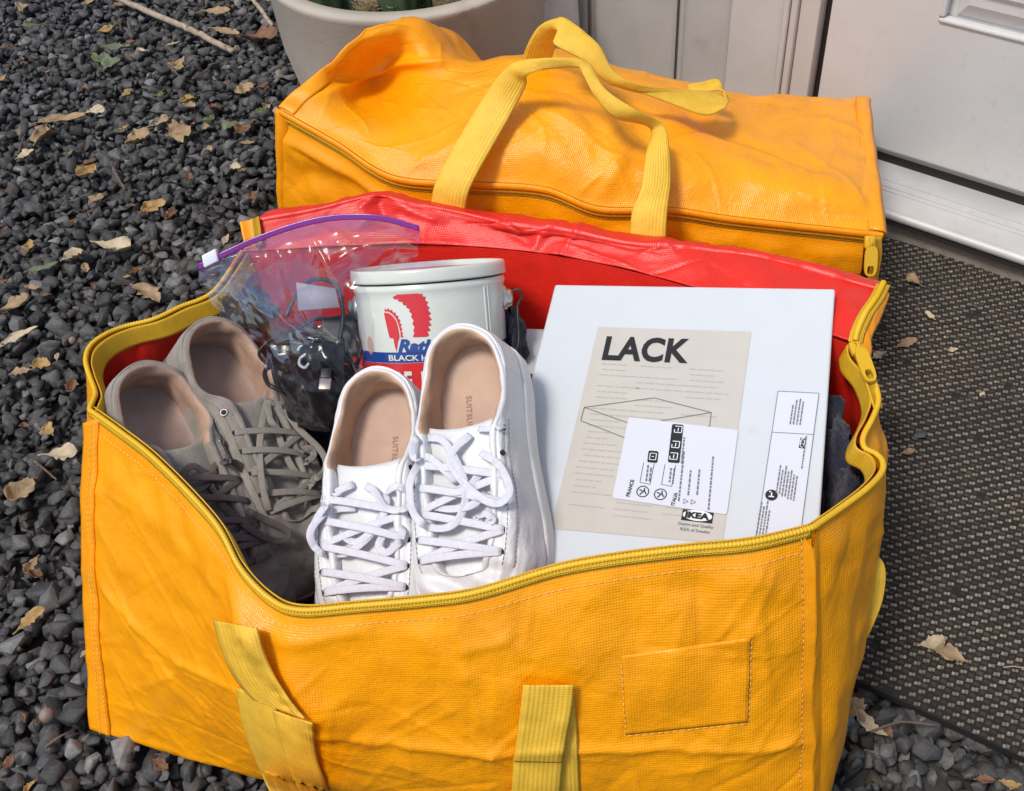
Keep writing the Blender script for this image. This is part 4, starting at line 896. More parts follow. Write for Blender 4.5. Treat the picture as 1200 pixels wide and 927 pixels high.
sl = zt[5] + upv * .005; d_ = nrm(zt[9] - zt[1]); n_ = nrm(np.cross(d_, upv)); v, f = box_vf(sl + d_ * .002, d_ * .0085, upv * .0065, n_ * .0045); o = mesh('slider', v, f, pmat('white_slider', (.68, .70, .74), .4), zb); bevel(o, .0015, 3)
adopt(zb)
BWRAP = pmat('black_crinkled_plastic', (.014, .014, .016), .22, bumps=((60, 1.5),))
Gw = G[54:, 38:98] - nrm(V([0, -.6, .8])) * .020; Uw = guv(Gw); hw2 = folds(Uw, 71, .010, f=(14, 40)) + crumple(Uw, 60, (0, 0), (.2, .16), .004, 72, ln=(.02, .08), w=(.0015, .005))
o = sheet('plastic_wrapper', displace(Gw, hw2, V([0, -.6, .8])), BWRAP, None, thick=.0006); tag(o, 'black crinkled plastic wrapper among the cables in the pouch', 'wrapper')
CABLE = pmat('black_cable', (.012, .012, .013), .38); STEEL = pmat('plug_steel', (.55, .45, .40), .3, metal=.8); WPL = pmat('white_plastic', (.5, .52, .56), .4)
def cable(pts, r_, label, plug=None, closed=False):
    c = empty('cable', U(*pts[0])); tag(c, label, 'cable', 'cables in the zip pouch'); P = cat(V([U(*p) for p in pts]), 140)
    v, f = tube(P, r_, 8); mesh('lead', v, f, CABLE, c)
    if plug:
        e = P[-1]; d = nrm(P[-1] - P[-5]); s = nrm(np.cross(d, V([0, -.6, .8]))); n = np.cross(s, d)
        v, f = box_vf(e + d * .008, d * .011, s * .0055, n * .0035); o = mesh('plug_grip', v, f, CABLE, c); bevel(o, .0012)
        v, f = box_vf(e + d * .024, d * .0065, s * .0056, n * .0022); o = mesh('plug_tip', v, f, STEEL, c); bevel(o, .0005)
    adopt(c)
cable([(335, 372, .318), (345, 350, .33), (360, 332, .343), (375, 327, .352), (392, 333, .352), (400, 350, .345), (402, 375, .33), (396, 410, .31), (390, 440, .29)], .0022, 'black cable arching up in a tall loop')
for k in range(10):
    g_ = np.random.default_rng(300 + k); cx_, cy_ = 372 + g_.normal(0, 14), 428 + g_.normal(0, 14); n_ = 12; a0 = g_.uniform(0, 6.28); rx_, ry_ = g_.uniform(26, 48), g_.uniform(16, 34)
    pts = [(cx_ + rx_ * math.cos(a0 + t) * (1 + .1 * g_.normal()), cy_ + ry_ * math.sin(a0 + t + .3 * (k % 3)) * (1 + .1 * g_.normal()), .285 + .012 * math.sin(2 * t + k) - .00035 * (cy_ + ry_ * math.sin(a0 + t) - 430)) for t in np.linspace(0, 6.6, n_)]
    cable(pts, g_.uniform(.0016, .0026), 'black cable coiled in the tangle inside the pouch')
cable([(350, 400, .318), (372, 395, .325), (385, 410, .322), (384, 425, .318)], .0022, 'black cable ending in a copper coloured USB plug', plug=True)
cable([(318, 410, .315), (335, 402, .325), (355, 404, .326), (378, 416, .318), (400, 440, .30), (405, 465, .285), (395, 480, .27)], .0026, 'thick black cable along the front of the pouch')
# black adapters and a white folded tag inside the pouch
def adapter(c, ax, ay, az, label, m, nm='charger', cat_='charger'):
    v, f = box_vf(c, ax, ay, az); o = mesh(nm, v, f, m, None, smooth=False); bevel(o, .003, 3); tag(o, label, cat_); return o
adapter(U(345, 415, .292), bx * .022 + V([0, 0, .004]), nrm(by + V([0, 0, .5])) * .016, nrm(V([0, -.5, .8])) * .010, 'black wall charger under the plastic film', CABLE)
adapter(U(400, 395, .30), nrm(bx + by * .4) * .018, nrm(by - bx * .4 + V([0, 0, .6])) * .022, nrm(V([0, -.6, .8])) * .010, 'small black power brick beside the pail', CABLE)
v, f = [U(347, 331, .357), U(393, 338, .352), U(398, 360, .343), U(350, 364, .338)], [(0, 1, 2, 3)]; o = mesh('paper_tag', v, f, pmat('white_paper', (.42, .37, .38), .7)); solid(o, .0006); tag(o, 'folded white paper tag inside the zip pouch', 'paper')
v, f = tube(cat(V([U(*p) for p in [(349, 411, .33), (353, 406, .332), (358, 408, .332), (358, 415, .33), (352, 420, .328), (351, 427, .326), (357, 431, .325), (362, 426, .326)]]), 50), .0015, 8); o = mesh('hook_clip', v, f, WPL); tag(o, 'small white curled plastic hook among the cables', 'hook')

# ================================================================== SHOES
def shoe(label, Rm, T, upper, lining, insole, sole, lace, eyemat, flip=1., L=1., text=None, name='sneaker', stitch=None, wide=1., ks=1.04, tight=1., fore=0.):
    Rm = V(Rm); T = V(T)
    KS = ks; T = CAM + (T - CAM) * KS
    def X(p): return (np.asarray(p, float) * V([wide, L, 1.]) * KS) @ Rm.T + T
    rt = empty(name, X((0, .13, 0))); tag(rt, label, 'shoe')
    Bc = V([(0, .285, .026), (.018, .283, .026), (.036, .270, .026), (.047, .245, .026), (.051, .215, .026), (.0495, .18, .026), (.046, .15, .026), (.042, .11, .026), (.0405, .075, .026), (.0395, .045, .026), (.031, .014, .026), (0, 0, .026)])
    Tc = V([(0, .225, .0715), (.010, .2245, .0725), (.024, .219, .0745), (.0305, .198, .078), (.0335, .17, .082), (.0355, .142, .085), (.036, .112, .0875), (.0395, .094, .086), (.041, .076, .078), (.0385, .046, .074), (.0275, .0165, .080), (0, .0045, .084)]); Tc[:, 0] *= 1 - (1 - tight) * sm(.07, .10, Tc[:, 1]); Bc[:, 0] *= 1 + fore * sm(.09, .2, Bc[:, 1])
    n = 90; mir = V([-1, 1, 1])
    def loop(C_):
        full = np.vstack([C_, (C_ * mir)[::-1][1:-1]]); full = np.vstack([full[-2:], full, full[:3]]); q = catk(full, (len(full) - 1) * 8 + 1); return q[16:-16 - 8 + 0][:176]
    Bl, Tl = loop(Bc), loop(Tc); N = len(Bl); n = N // 2 + 1
    bend = lambda P: P + np.stack([flip * .010 * (np.clip(P[..., 1] - .12, 0, 1) / .16) ** 2, 0 * P[..., 1], 0 * P[..., 1]], -1)
    Bl, Tl = bend(Bl), bend(Tl)
    ts = np.linspace(0, 1, 40)
    f_ = 1 - np.cos(ts * math.pi / 2); g_ = np.sin(ts * math.pi / 2) ** .92
    Pu = np.zeros((40, N, 3)); Pu[..., :2] = Bl[None, :, :2] + (Tl - Bl)[None, :, :2] * f_[:, None, None]; Pu[..., 2] = Bl[None, :, 2] + (Tl - Bl)[None, :, 2] * g_[:, None]
    cen = V([0, .13, .0]); nn = gnormals(np.concatenate([Pu, Pu[:, :1]], 1))[:, :N]; outw = Pu - V([0, .12, .02]); sgn = np.sign(np.sum(nn * outw, -1).mean()); nn = nn * sgn
    yy = Pu[..., 1]; tt = ts[:, None] + 0 * yy
    d = .0014 * sm(.60, .63, tt) * sm(.085, .10, yy) * (1 - sm(.216, .223, yy))        # eyestay overlay
    d += .0012 * (1 - sm(.045, .048, yy)) * sm(.1, .12, tt) * (1 - sm(.9, .95, tt))       # heel counter
    d += .0012 * sm(.205, .208, yy + .06 * (tt - .5) ** 2) * (1 - sm(.55, .60, tt))       # toe bumper
    d += .003 * fbm(yy * 28, np.arctan2(Pu[..., 0], .05) * 3 + tt * 3, 3) * sm(.06, .14, yy) + .0016 * np.sin(yy * 260 + 6 * Pu[..., 0] / .05) * sm(.20, .22, yy) * sm(.4, .8, tt)
    d += .0012 * fbm(yy * 70 + 3, tt * 9, 3)
    d *= sm(0, .05, tt)
    Pu = Pu + nn * d[..., None]
    uvs = np.stack([np.broadcast_to(np.linspace(0, .7, N)[None], yy.shape), np.broadcast_to(ts[:, None] * .08, yy.shape)], -1)
    mesh('upper', X(Pu.reshape(-1, 3)), gridfaces(N, 40, True), upper, rt, uvs.reshape(-1, 2))
    # collar roll and lining
    top = Pu[-1]; inn = nrm(V([0, .11, 0]) - top * V([1, 1, 0])) ; inn[:, 2] = 0
    side = nrm(np.stack([-top[:, 0], 0 * top[:, 0], 0 * top[:, 0]], 1)); wheel = sm(.0, .06, top[:, 1])[:, None]; inn = nrm(inn * (1 - wheel) + side * wheel)
    base_in = Bl * V([.86, .97, 0]) + V([0, .005, .034])
    rings = [top + V([0, 0, .0])]
    for q, dz in ((.0010, .0018), (.0032, .0024), (.0055, .0010), (.0068, -.003), (.0070, -.010), (.0058, -.018)): rings.append(top + inn * q + V([0, 0, dz]))
    rings.append(rings[-1] * .35 + base_in * .65); rings.append(base_in)
    Q = catk(V(rings), 36); Q = Q + (.0022 * fbm(Q[..., 1] * 60, Q[..., 2] * 60 + Q[..., 0] * 40, 3))[..., None] * inn[None] * sm(3, 12, np.arange(36.))[:, None, None]
    fs = gridfaces(N, 36, True); mi = [0 if ((i // N) < 9 or top[i % N, 1] > .104) else 1 for i in range(len(fs))]
    mesh('collar_lining', X(Q.reshape(-1, 3)), fs, [upper, lining], rt, midx=mi)
    # insole with a cupped edge
    rows_ = []
    for q in (1.03, .93, .8, .6, .4, .2, .02): rows_.append((base_in - V([0, .12, .0])) * V([q, q, 1]) + V([0, .12, .0]) + V([0, 0, .004 * max(0, q - .8) * 5 - .001 + .003]))
    Qi = V(rows_); mesh('insole', X(Qi.reshape(-1, 3)), gridfaces(N, 7, True), insole, rt)
    if text:
        v, f = text_vf(text, .0075, 0, .00005, 'CENTER', 1.12); v = np.stack([flip * .004 + .009 - v[:, 1] if flip > 0 else -.009 + v[:, 1] * -1 + .006, .075 + v[:, 0], 0 * v[:, 0] + .0372], 1); mesh('stamped_lettering', X(v), f, pmat('stamp_' + str(len(bpy.data.materials)), (.42, .275, .192), .7), rt, smooth=False)
    # sole
    c0 = V([0, .14, 0]); prof_ = [(.93, 0.), (1.0, .001), (1.035, .006), (1.04, .016), (1.045, .024), (1.035, .0285), (1.01, .029), (.9, .0285)]
    Sx = V([(Bl * V([1, 1, 0]) - c0) * V([q, 1 + (q - 1) * .45, 1]) + c0 + V([0, 0, z_]) for q, z_ in prof_]); mesh('sole', X(Sx.reshape(-1, 3)), gridfaces(N, 8, True) + [tuple(range(N))[::-1]], sole, rt)
    # tongue
    Pt = []
    for q in np.linspace(0, 1, 36):
        y = .232 - .132 * q; zc = .067 + .015 * q; hw_ = (.026 + .008 * q) * (1 - (1 - tight) * .8) - .03 * max(0, q - .9) ** 1.3 * 3
        Pt.append([(x * hw_ + flip * .010 * (max(0, y - .12) / .16) ** 2, y - .006 * x * x * (q > .5), zc + .0045 * (1 - x * x) - .004 + .0015 * vnoise(V([x * 3 + 9]), V([q * 7]))[0]) for x in np.linspace(-1, 1, 21)])
    Pt = V(Pt); o = mesh('tongue', X(Pt.reshape(-1, 3)), gridfaces(21, 36), upper, rt); solid(o, .004)
    # eyelets
    ys = [.107, .128, .149, .170, .191, .211]; ey = {}
    for s_ in (1, -1):
        for i, y in enumerate(ys):
            half = np.arange(N); cand = half[(np.sign(Pu[33, :, 0] - flip * .004 * (y > .15)) == s_) & (Pu[33, :, 1] < .221)]
            j = cand[np.argmin(np.abs(Pu[33, cand, 1] - y))]; p = Pu[33, j]; nn2 = nn[33, j]
            p = p + nn2 * .0006; ey[(s_, i)] = (p, nn2)
            a = nrm(np.cross(nn2, V([0, 1., 0]))); b = np.cross(nn2, a)
            v, f = tube(V([X(p + (a * math.cos(t) + b * math.sin(t)) * .0030) for t in np.linspace(0, 2 * math.pi, 16, endpoint=False)]), .0009, 6, True)
            if eyemat is not None and (i == 0 or eyemat is not EYESMALL): mesh('eyelet', v, f, eyemat, rt)
            dv_, df_ = [X(p + (a * math.cos(t) + b * math.sin(t)) * .0026) for t in np.linspace(0, 2 * math.pi, 12, endpoint=False)], [tuple(range(12))]; mesh('eyelet_hole', dv_, df_, HOLE, rt)
    # stitching rows beside the eyestay
    sidx = [i for i in range(N)]
    for s_ in (1, -1):
        for k in (24, 31):
            line = [Pu[k, j] + nn[k, j] * .0004 for j in (range(0, n) if s_ > 0 else range(N - 1, n - 1, -1)) if .09 < Pu[k, j, 1] < .222]
            if len(line) > 6: stitches('stitching', X(V(line)), None, rt, L=.003, gap=.0014, r=.0004, m=stitch)
    # crossing laces
    lw_ = .0068
    def lace_run(p, q, lift, nm='lace'):
        p, n1 = p; q, n2 = q; t = np.linspace(0, 1, 22)[:, None]; P = p * (1 - t) + q * t; Nn = nrm(n1 * (1 - t) + n2 * t); Nn = nrm(Nn + V([0, 0, .8]))
        P = P + V([0, 0, 1.]) * (lift * np.sin(math.pi * t) ** .7) ; v, f = flatstrip(X(P), Nn @ Rm.T, lw_, .0006); return mesh(nm, v, f, lace, rt)
    lace_run(ey[(1, 5)], ey[(-1, 5)], .0065)
    for i in range(5, 1, -1):
        lace_run(ey[(1, i)], ey[(-1, i - 1)], .0045) if i % 2 else lace_run(ey[(-1, i)], ey[(1, i - 1)], .0060)
        if i in (5, 3): lace_run(ey[(-1, i)], ey[(1, i - 1)], .0075)
    adopt(rt)
    polys = gridfaces(N, 40, True); k = N * 40; tpolys = [tuple(a + k for a in t) for t in gridfaces(21, 36)]
    bv = BVHTree.FromPolygons([tuple(p) for p in np.vstack([X(Pu.reshape(-1, 3)), X(Pt.reshape(-1, 3)) + V([0, 0, .003])])], polys + tpolys)
    return rt, bv, (X, ey)
HOLE = pmat('dark_hole', (.02, .018, .016), .9)
EYE = pmat('nickel_eyelet', (.5, .47, .43), .3, metal=.9); EYESMALL = pmat('small_eyelet', (.4, .38, .35), .4, metal=.8)
WLEA = pmat('white_leather', (.66, .655, .65), .42, var=.03, vscale=35, bumps=((160, .45), (420, .35)), dirt=(26, (.56, .53, .50), .66, .2)); TAN = pmat('tan_leather_lining', (.52, .34, .22), .6, var=.14, vscale=40, bumps=((200, .7),)); INS = pmat('tan_insole', (.47, .31, .22), .55, var=.10, vscale=30, bumps=((120, .4),)); WSOLE = pmat('white_rubber', (.70, .69, .67), .5, var=.04, dirt=(40, (.5, .47, .42), .65, .2)); WLACE = pmat('white_cotton_lace', (.66, .645, .685), .85, var=.05, vscale=200, bumps=((900, .8),))
GSUE = pmat('taupe_suede', (.27, .238, .20), .95, var=.20, vscale=45, sheen=.35, bumps=((700, .9), (90, .5))); GLIN = pmat('worn_pink_lining', (.42, .27, .19), .65, var=.18, vscale=50, bumps=((120, .8),)); GINS = pmat('worn_insole', (.31, .22, .175), .5, var=.20, vscale=28, bumps=((90, .5),)); GSOLE = pmat('dark_taupe_rubber', (.10, .085, .072), .7, var=.15); GLACE = pmat('taupe_cotton_lace', (.25, .225, .19), .9, var=.1, vscale=200, bumps=((900, .8),))
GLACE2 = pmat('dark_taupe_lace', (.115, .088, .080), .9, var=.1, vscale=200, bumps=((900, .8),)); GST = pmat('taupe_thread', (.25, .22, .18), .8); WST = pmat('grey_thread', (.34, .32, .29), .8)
poses = dict(
 WL=([[-.9688, -.0789, -.2351], [.153, -.9363, -.3161], [-.1952, -.3422, .9191]], (-.1035, .7700, .2845)),
 WR=([[-.9419, -.0389, -.3336], [.1735, -.9068, -.3843], [-.2876, -.4198, .8609]], (-.0151, .7753, .333)),
 GR=([[-.7314, .418, .5388], [-.5787, -.7985, -.1661], [.3608, -.4333, .8259]], (-.334, .8462, .2919)),
 GL=([[-.7303, .4348, .5269], [-.5897, -.7906, -.1649], [.3449, -.4311, .8338]], (-.3945, .8028, .2795)))
wargs = (WLEA, TAN, INS, WSOLE, WLACE, None); gargs = (GSUE, GLIN, GINS, GSOLE, GLACE, EYESMALL)
WL = shoe('white leather sneaker next to the grey pair, laces looped over its side', *poses['WL'], *wargs, flip=-1, text='SUITSUPPLY', stitch=WST, ks=1.01, fore=.10)
WR = shoe('white leather sneaker resting against the lettered box', *poses['WR'], *wargs, flip=1, text='SUITSUPPLY', stitch=WST, ks=1.0, fore=.10)
GR = shoe('taupe suede sneaker with tied bow, beside the zip pouch', *poses['GR'], *gargs, flip=1, stitch=GST, ks=1.075, wide=1.06, tight=.66)
GL = shoe('taupe suede sneaker wedged against the front corner of the bag', *poses['GL'], *gargs[:4], GLACE2, EYESMALL, flip=-1, stitch=GST, ks=1.04, wide=1.10, tight=.68)
def loose(sh, zpts, zoom, lace, lifts=.008, w=.0068, n=90):
    """a free end of lace lying over the shoe, traced in an enlarged view and laid on the leather"""
    ox, oy, k = zoom; P = []; last = None
    pts = cat(V(zpts, float), 26); rt, bv, _ = sh; inv = None
    for i, (x, y) in enumerate(pts):
        x, y = ox + x / k, oy + y / k; d = nrm(ray(x, y)); h_ = bv.ray_cast(Vector(CAM), Vector(d)); 
        s = np.linalg.norm(V(h_[0]) - CAM) if h_[0] is not None else (last if last else None)
        if s is None:
            h2 = bv.find_nearest(Vector(CAM + d * 1.0)); s = np.linalg.norm(V(h2[0]) - CAM)
        last = s; P.append((x, y, s))
    P = V(P); sK = np.convolve(np.r_[[P[0, 2]] * 3, P[:, 2], [P[-1, 2]] * 3], np.ones(7) / 7, 'valid')
    prof = np.sin(math.pi * np.linspace(0, 1, len(P))) ** .5
    W3 = V([CAM + nrm(ray(x, y)) * (min(s, s0_) - .003 - lifts * q) for (x, y, s0_), s, q in zip(P, sK, prof)])
    W3 = cat(W3, n); Nn = nrm(V([CAM - p for p in W3]) * .6 + V([0, -.1, .6])); tw = fbm(np.linspace(0, 4, n), np.full(n, len(zpts) * 3.3), 2)[:, None]; Nn = nrm(Nn + tw * V([1.1, .2, 0]))
    v, f = flatstrip(W3, Nn, w, .0006); o = mesh('lace', v, f, lace, rt); o.matrix_parent_inverse = rt.matrix_world.inverted(); return o
Z2 = (340, 370, 2.65); Z1 = (80, 360, 2.576)
bpy.context.view_layer.update()
for z in ([(205, 597), (150, 600), (95, 625), (62, 680), (95, 735), (170, 738), (235, 695), (285, 630), (300, 565), (285, 560)], [(198, 523), (150, 545), (110, 590), (78, 640), (75, 690)], [(235, 528), (262, 545), (300, 598), (350, 600), (385, 570), (400, 500)], [(352, 655), (340, 700), (300, 735), (275, 712), (300, 665)], [(195, 660), (175, 690), (215, 700), (270, 650), (285, 610)], [(300, 545), (330, 530), (370, 545)]): loose(WL, z, Z2, WLACE, .010)
for z in ([(560, 370), (510, 415), (500, 460), (550, 530), (610, 575), (655, 580), (682, 540), (650, 465), (592, 425)], [(415, 380), (470, 385), (510, 440), (545, 530), (535, 610), (495, 655), (430, 655), (382, 610), (372, 520), (405, 450)], [(425, 372), (385, 390), (385, 440), (430, 440), (480, 480), (520, 520)], [(590, 490), (545, 540), (480, 545), (420, 525)], [(610, 550), (560, 590), (490, 600), (435, 590)], [(585, 622), (610, 615), (628, 635), (600, 645)]): loose(WR, z, Z2, WLACE, .012)
# lace tip
o = loose(WR, [(585, 352), (625, 350), (664, 342)], Z2, WLACE, .006, w=.0052, n=20); o.name = 'lace_tip'
for z in ([(605, 265), (590, 330), (578, 420), (585, 530), (605, 615)], [(600, 275), (610, 340), (635, 370), (655, 395)], [(630, 270), (690, 360), (760, 430), (778, 480), (745, 518), (690, 500), (650, 430), (620, 330)], [(700, 565), (725, 545), (752, 505)], [(722, 612), (755, 605), (790, 580)], [(595, 290), (625, 290), (655, 300)], [(690, 440), (730, 425), (740, 450), (700, 480)]): loose(GR, z, Z1, GLACE, .010)
for z in ([(425, 515), (380, 480), (350, 500), (348, 545), (385, 555), (425, 530)], [(425, 505), (455, 470), (505, 470), (535, 500)], [(440, 530), (500, 590), (590, 640), (655, 672), (662, 698), (620, 705), (550, 670), (470, 600), (430, 545)], [(425, 530), (460, 590), (497, 635)], [(400, 515), (425, 508), (445, 522)], [(455, 670), (490, 660), (525, 648)], [(465, 695), (510, 690), (565, 688)], [(500, 745), (520, 725), (545, 715)], [(525, 775), (565, 765), (605, 742)], [(430, 590), (400, 610), (420, 570)]): loose(GL, z, Z1, GLACE2, .009)

# ================================================================== LITTER ON THE GROUND
LEAFM = {'tan': pmat('tan_dead_leaf', (.31, .215, .115), .75, var=.25, vscale=90, bumps=((200, 1),)), 'yellow': pmat('ochre_dead_leaf', (.36, .23, .085), .7, var=.2, vscale=90, bumps=((200, 1),)), 'brown': pmat('brown_dead_leaf', (.17, .085, .045), .75, var=.3, vscale=90, bumps=((200, 1),)), 'pale': pmat('pale_dead_leaf', (.46, .38, .25), .75, var=.2, vscale=90, bumps=((200, 1),)), 'green': pmat('grey_green_leaf', (.13, .16, .085), .6, var=.2, vscale=60, bumps=((200, .6),)), 'olive': pmat('olive_leaf', (.10, .13, .03), .6, var=.2, vscale=60)}
def leaf(px, py, L, deg, kind, curl=.3, asp=.42, z=.010, label=None, group=None, seed=0):
    g_ = np.random.default_rng(int(px * 7 + py * 13)); c = U(px, py, z); a = math.radians(deg); d = V([math.cos(a), math.sin(a), 0]); s = V([-math.sin(a), math.cos(a), 0]); tl = g_.normal(0, .22, 2)
    P = []; nu, nv = 9, 15; bn = g_.uniform(-1.6, 1.6); tw = g_.normal(0, 1.1); pk_ = g_.uniform(.6, 1.35)
    for q in np.linspace(0, 1, nv):
        w_ = asp * L * (math.sin(math.pi * q ** pk_) ** .75 + .02) * (1 + .35 * vnoise(V([q * 4 + px]), V([py + 3.]))[0]); row = []
        for x in np.linspace(-1, 1, nu):
            u_ = x * w_ / 2 * (1 + .22 * g_.normal()) if abs(x) == 1 else x * w_ / 2; t_ = (q - .5) * L
            zz = curl * (abs(x) ** 1.6) * w_ * .55 + curl * 1.1 * (q - .5) ** 2 * L + tw * x * (q - .5) * w_ * .5 - .0015 * (1 - abs(x)) + .25 * w_ * vnoise(V([x * 2 + px]), V([q * 5 + py]))[0]
            bend_ = bn * .18 * L * (q - .5) ** 2 * 2
            row.append(c + d * t_ + s * (u_ + bend_) + V([0, 0, zz + t_ * tl[0] * .5 + u_ * tl[1] * .5 + .002]))
        P.append(row)
    P = V(P); dz = c[2] - P[..., 2].min(); P[..., 2] += max(0, dz) * .9
    rt = empty('dead_leaf' if kind not in ('green', 'olive') else 'green_leaf', c); tag(rt, label, 'leaf', group)
    o = sheet('leaf_blade', P, LEAFM[kind], rt, thick=.0005); mid = P[:, nu // 2] + V([0, 0, .0003]); st = [mid[0] - d * .35 * L * .35, *mid[:-1]]
    v, f = tube(V(st), np.linspace(.0009, .0002, len(st)), 5); mesh('leaf_stem', v, f, LEAFM[kind], rt); adopt(rt)
GG = 'dead leaves scattered on the gravel'
def mlen(px, py, l): return l / F * np.linalg.norm(U(px, py, 0) - CAM) * 1.05
ZA = [(85, 30, 60, 'tan'), (400, 115, 60, 'yellow'), (630, 165, 42, 'pale'), (475, 157, 40, 'brown'), (520, 190, 40, 'pale'), (648, 248, 70, 'tan'), (890, 338, 68, 'tan'), (955, 320, 38, 'brown'), (460, 342, 46, 'yellow'), (310, 320, 40, 'brown'), (170, 255, 26, 'brown'), (340, 410, 72, 'pale'), (445, 475, 50, 'yellow'), (575, 455, 76, 'tan'), (620, 474, 60, 'brown'), (500, 512, 85, 'tan'), (160, 507, 100, 'tan'), (98, 568, 58, 'pale'), (325, 597, 56, 'brown'), (325, 634, 80, 'yellow'), (858, 612, 48, 'pale'), (880, 624, 30, 'tan'), (690, 652, 40, 'brown'), (345, 730, 66, 'tan'), (620, 792, 50, 'brown'), (110, 897, 60, 'yellow'), (900, 525, 46, 'tan'), (890, 466, 80, 'brown'), (8, 290, 40, 'yellow'), (80, 216, 22, 'brown'), (680, 372, 50, 'yellow'), (690, 392, 60, 'tan'), (770, 395, 36, 'brown'), (975, 385, 55, 'tan'), (270, 810, 30, 'brown'), (20, 832, 30, 'brown'), (760, 548, 32, 'tan'), (330, 770, 25, 'brown'), (745, 465, 30, 'tan'), (915, 720, 45, 'brown'), (480, 747, 26, 'brown'), (20, 175, 40, 'brown'), (820, 870, 45, 'pale'), (330, 8, 50, 'tan'), (445, 22, 50, 'tan'), (690, 8, 30, 'brown'), (1000, 405, 36, 'pale')]
ZB = [(255, 70, 66, 'pale'), (430, 133, 26, 'tan'), (470, 110, 46, 'brown'), (320, 168, 30, 'brown'), (115, 172, 46, 'tan'), (70, 455, 62, 'tan'), (150, 437, 60, 'yellow'), (195, 405, 30, 'pale'), (250, 508, 60, 'brown'), (165, 655, 62, 'yellow'), (90, 640, 28, 'brown'), (295, 108, 44, 'tan'), (155, 195, 30, 'brown'), (10, 150, 30, 'brown')]
ZC = [(110, 188, 60, 'tan'), (125, 215, 40, 'brown'), (80, 682, 32, 'brown'), (35, 832, 42, 'brown'), (540, 850, 56, 'brown'), (100, 916, 40, 'yellow'), (280, 478, 22, 'pale'), (130, 700, 30, 'brown')]
many = [(x / 3.09, y / 3.09, l / 3.09, k) for x, y, l, k in ZA] + [(x / 2.9, 280 + y / 2.9, l / 2.9, k) for x, y, l, k in ZB] + [(x / 2.835, 600 + y / 2.835, l / 2.835, k) for x, y, l, k in ZC]
many += [(1040, 860, 14, 'brown'), (1154, 915, 18, 'brown'), (1184, 922, 18, 'yellow')]
KL = {'tan': 'tan curled dead leaf lying on the dark gravel', 'yellow': 'ochre yellow dead leaf lying on the dark gravel', 'brown': 'small reddish brown dead leaf lying on the dark gravel', 'pale': 'pale straw coloured dead leaf lying on the dark gravel'}
LM = [('near the planter foot', 320, 45), ('beside the long stick', 200, 28), ('near the fallen green sprig', 120, 70), ('beside the closed orange bag', 310, 190), ('near the long rolled leaf', 75, 142), ('near the broad triangular leaf', 205, 160), ('beside the rounded zip corner', 100, 410), ('near the blotchy ochre leaf', 180, 244), ('beside the orange side seam', 70, 600), ('below the bag corner', 110, 880), ('near the large broken pale leaf', 134, 300), ('near the slim olive leaf', 40, 320), ('by the mat edge', 1100, 890), ('near the upturned ochre leaf', 37, 720)]
for x, y, l, k in many:
    lm = min(LM, key=lambda q: math.hypot(q[1] - x, q[2] - y)); near = lm[0] if math.hypot(lm[1] - x, lm[2] - y) < 75 else 'on open gravel'
    sz = 'tiny' if l < 11 else ('small' if l < 17 else 'large'); kn = {'tan': 'tan curled', 'yellow': 'ochre yellow', 'brown': 'reddish brown', 'pale': 'pale straw'}[k]
    leaf(x, y, mlen(x, y, l), random.uniform(0, 360), k, random.uniform(.2, .9), random.uniform(.36, .7), .009, f'{sz} {kn} dead leaf lying {near}', GG)
for x, y, l, k, dg, asp, lab in [(134, 292, 44, 'pale', -20, .5, 'large broken pale leaf beside the open bag corner on gravel'), (178, 346, 40, 'tan', -40, .45, 'big bent tan leaf on gravel near the zip corner'), (216, 158, 30, 'tan', 30, .8, 'broad triangular tan leaf on gravel near the planter'), (180, 244, 30, 'yellow', 60, .7, 'blotchy ochre leaf on gravel with torn edge'), (75, 142, 46, 'tan', 15, .3, 'long rolled tan leaf on a pale patch of gravel'), (16, 362, 38, 'tan', 30, .5, 'wrinkled two-lobed tan leaf on gravel'), (22, 396, 42, 'pale', 35, .3, 'long tapering straw leaf on gravel'), (72, 534, 34, 'pale', 10, .55, 'crumpled straw leaf on gravel beside the bag'), (28, 576, 40, 'tan', 60, .6, 'crumpled double tan leaf on gravel near the orange side seam'), (37, 728, 34, 'yellow', 50, .4, 'upturned ochre leaf on gravel by the bag corner'), (305, 47, 40, 'brown', 5, .5, 'large brown leaf at the foot of the planter'), (266, 40, 30, 'tan', -15, .35, 'olive tan strap leaf near the stick end'), (256, 15, 28, 'tan', -10, .5, 'flat brown leaf beside the stick near the planter'), (1003, 836, 26, 'tan', -60, .7, 'curled seed pod leaf on gravel by the mat edge'), (1018, 851, 40, 'pale', -55, .32, 'long straw leaf on gravel by the mat edge')]:
    leaf(x, y, mlen(x, y, l), dg, k, .35, asp, .010, lab)
for x, y, l, dg, k, asp, lab in [(42, 31, 25, 10, 'olive', .35, 'dark green leaf on gravel beside a pale dry leaf'), (140, 58, 28, 5, 'green', .32, 'single grey green oval leaf near the stick'), (122, 70, 26, 100, 'green', .5, 'upright grey green leaf of a fallen sprig'), (129, 77, 24, 60, 'green', .5, 'lower grey green leaf of a fallen sprig'), (113, 70, 24, 115, 'olive', .3, 'narrow green leaf of a fallen sprig'), (245, 141, 18, 45, 'olive', .4, 'small bright green leaf on gravel'), (307, 130, 14, 30, 'olive', .7, 'round green leaf close to the closed bag'), (52, 315, 31, 30, 'green', .3, 'slim olive green leaf on open gravel'), (81, 181, 14, 80, 'green', .5, 'tiny grey green leaf on gravel'), (270, 150, 22, 60, 'green', .65, 'pale grey green leaf near the closed bag'), (75, 67, 15, -40, 'green', .4, 'small pale green leaf near the fallen sprig'), (189, 112, 11, 20, 'olive', .6, 'tiny olive leaf in the middle of the gravel')]:
    leaf(x, y, mlen(x, y, l), dg, k, .15, asp, .011, lab)
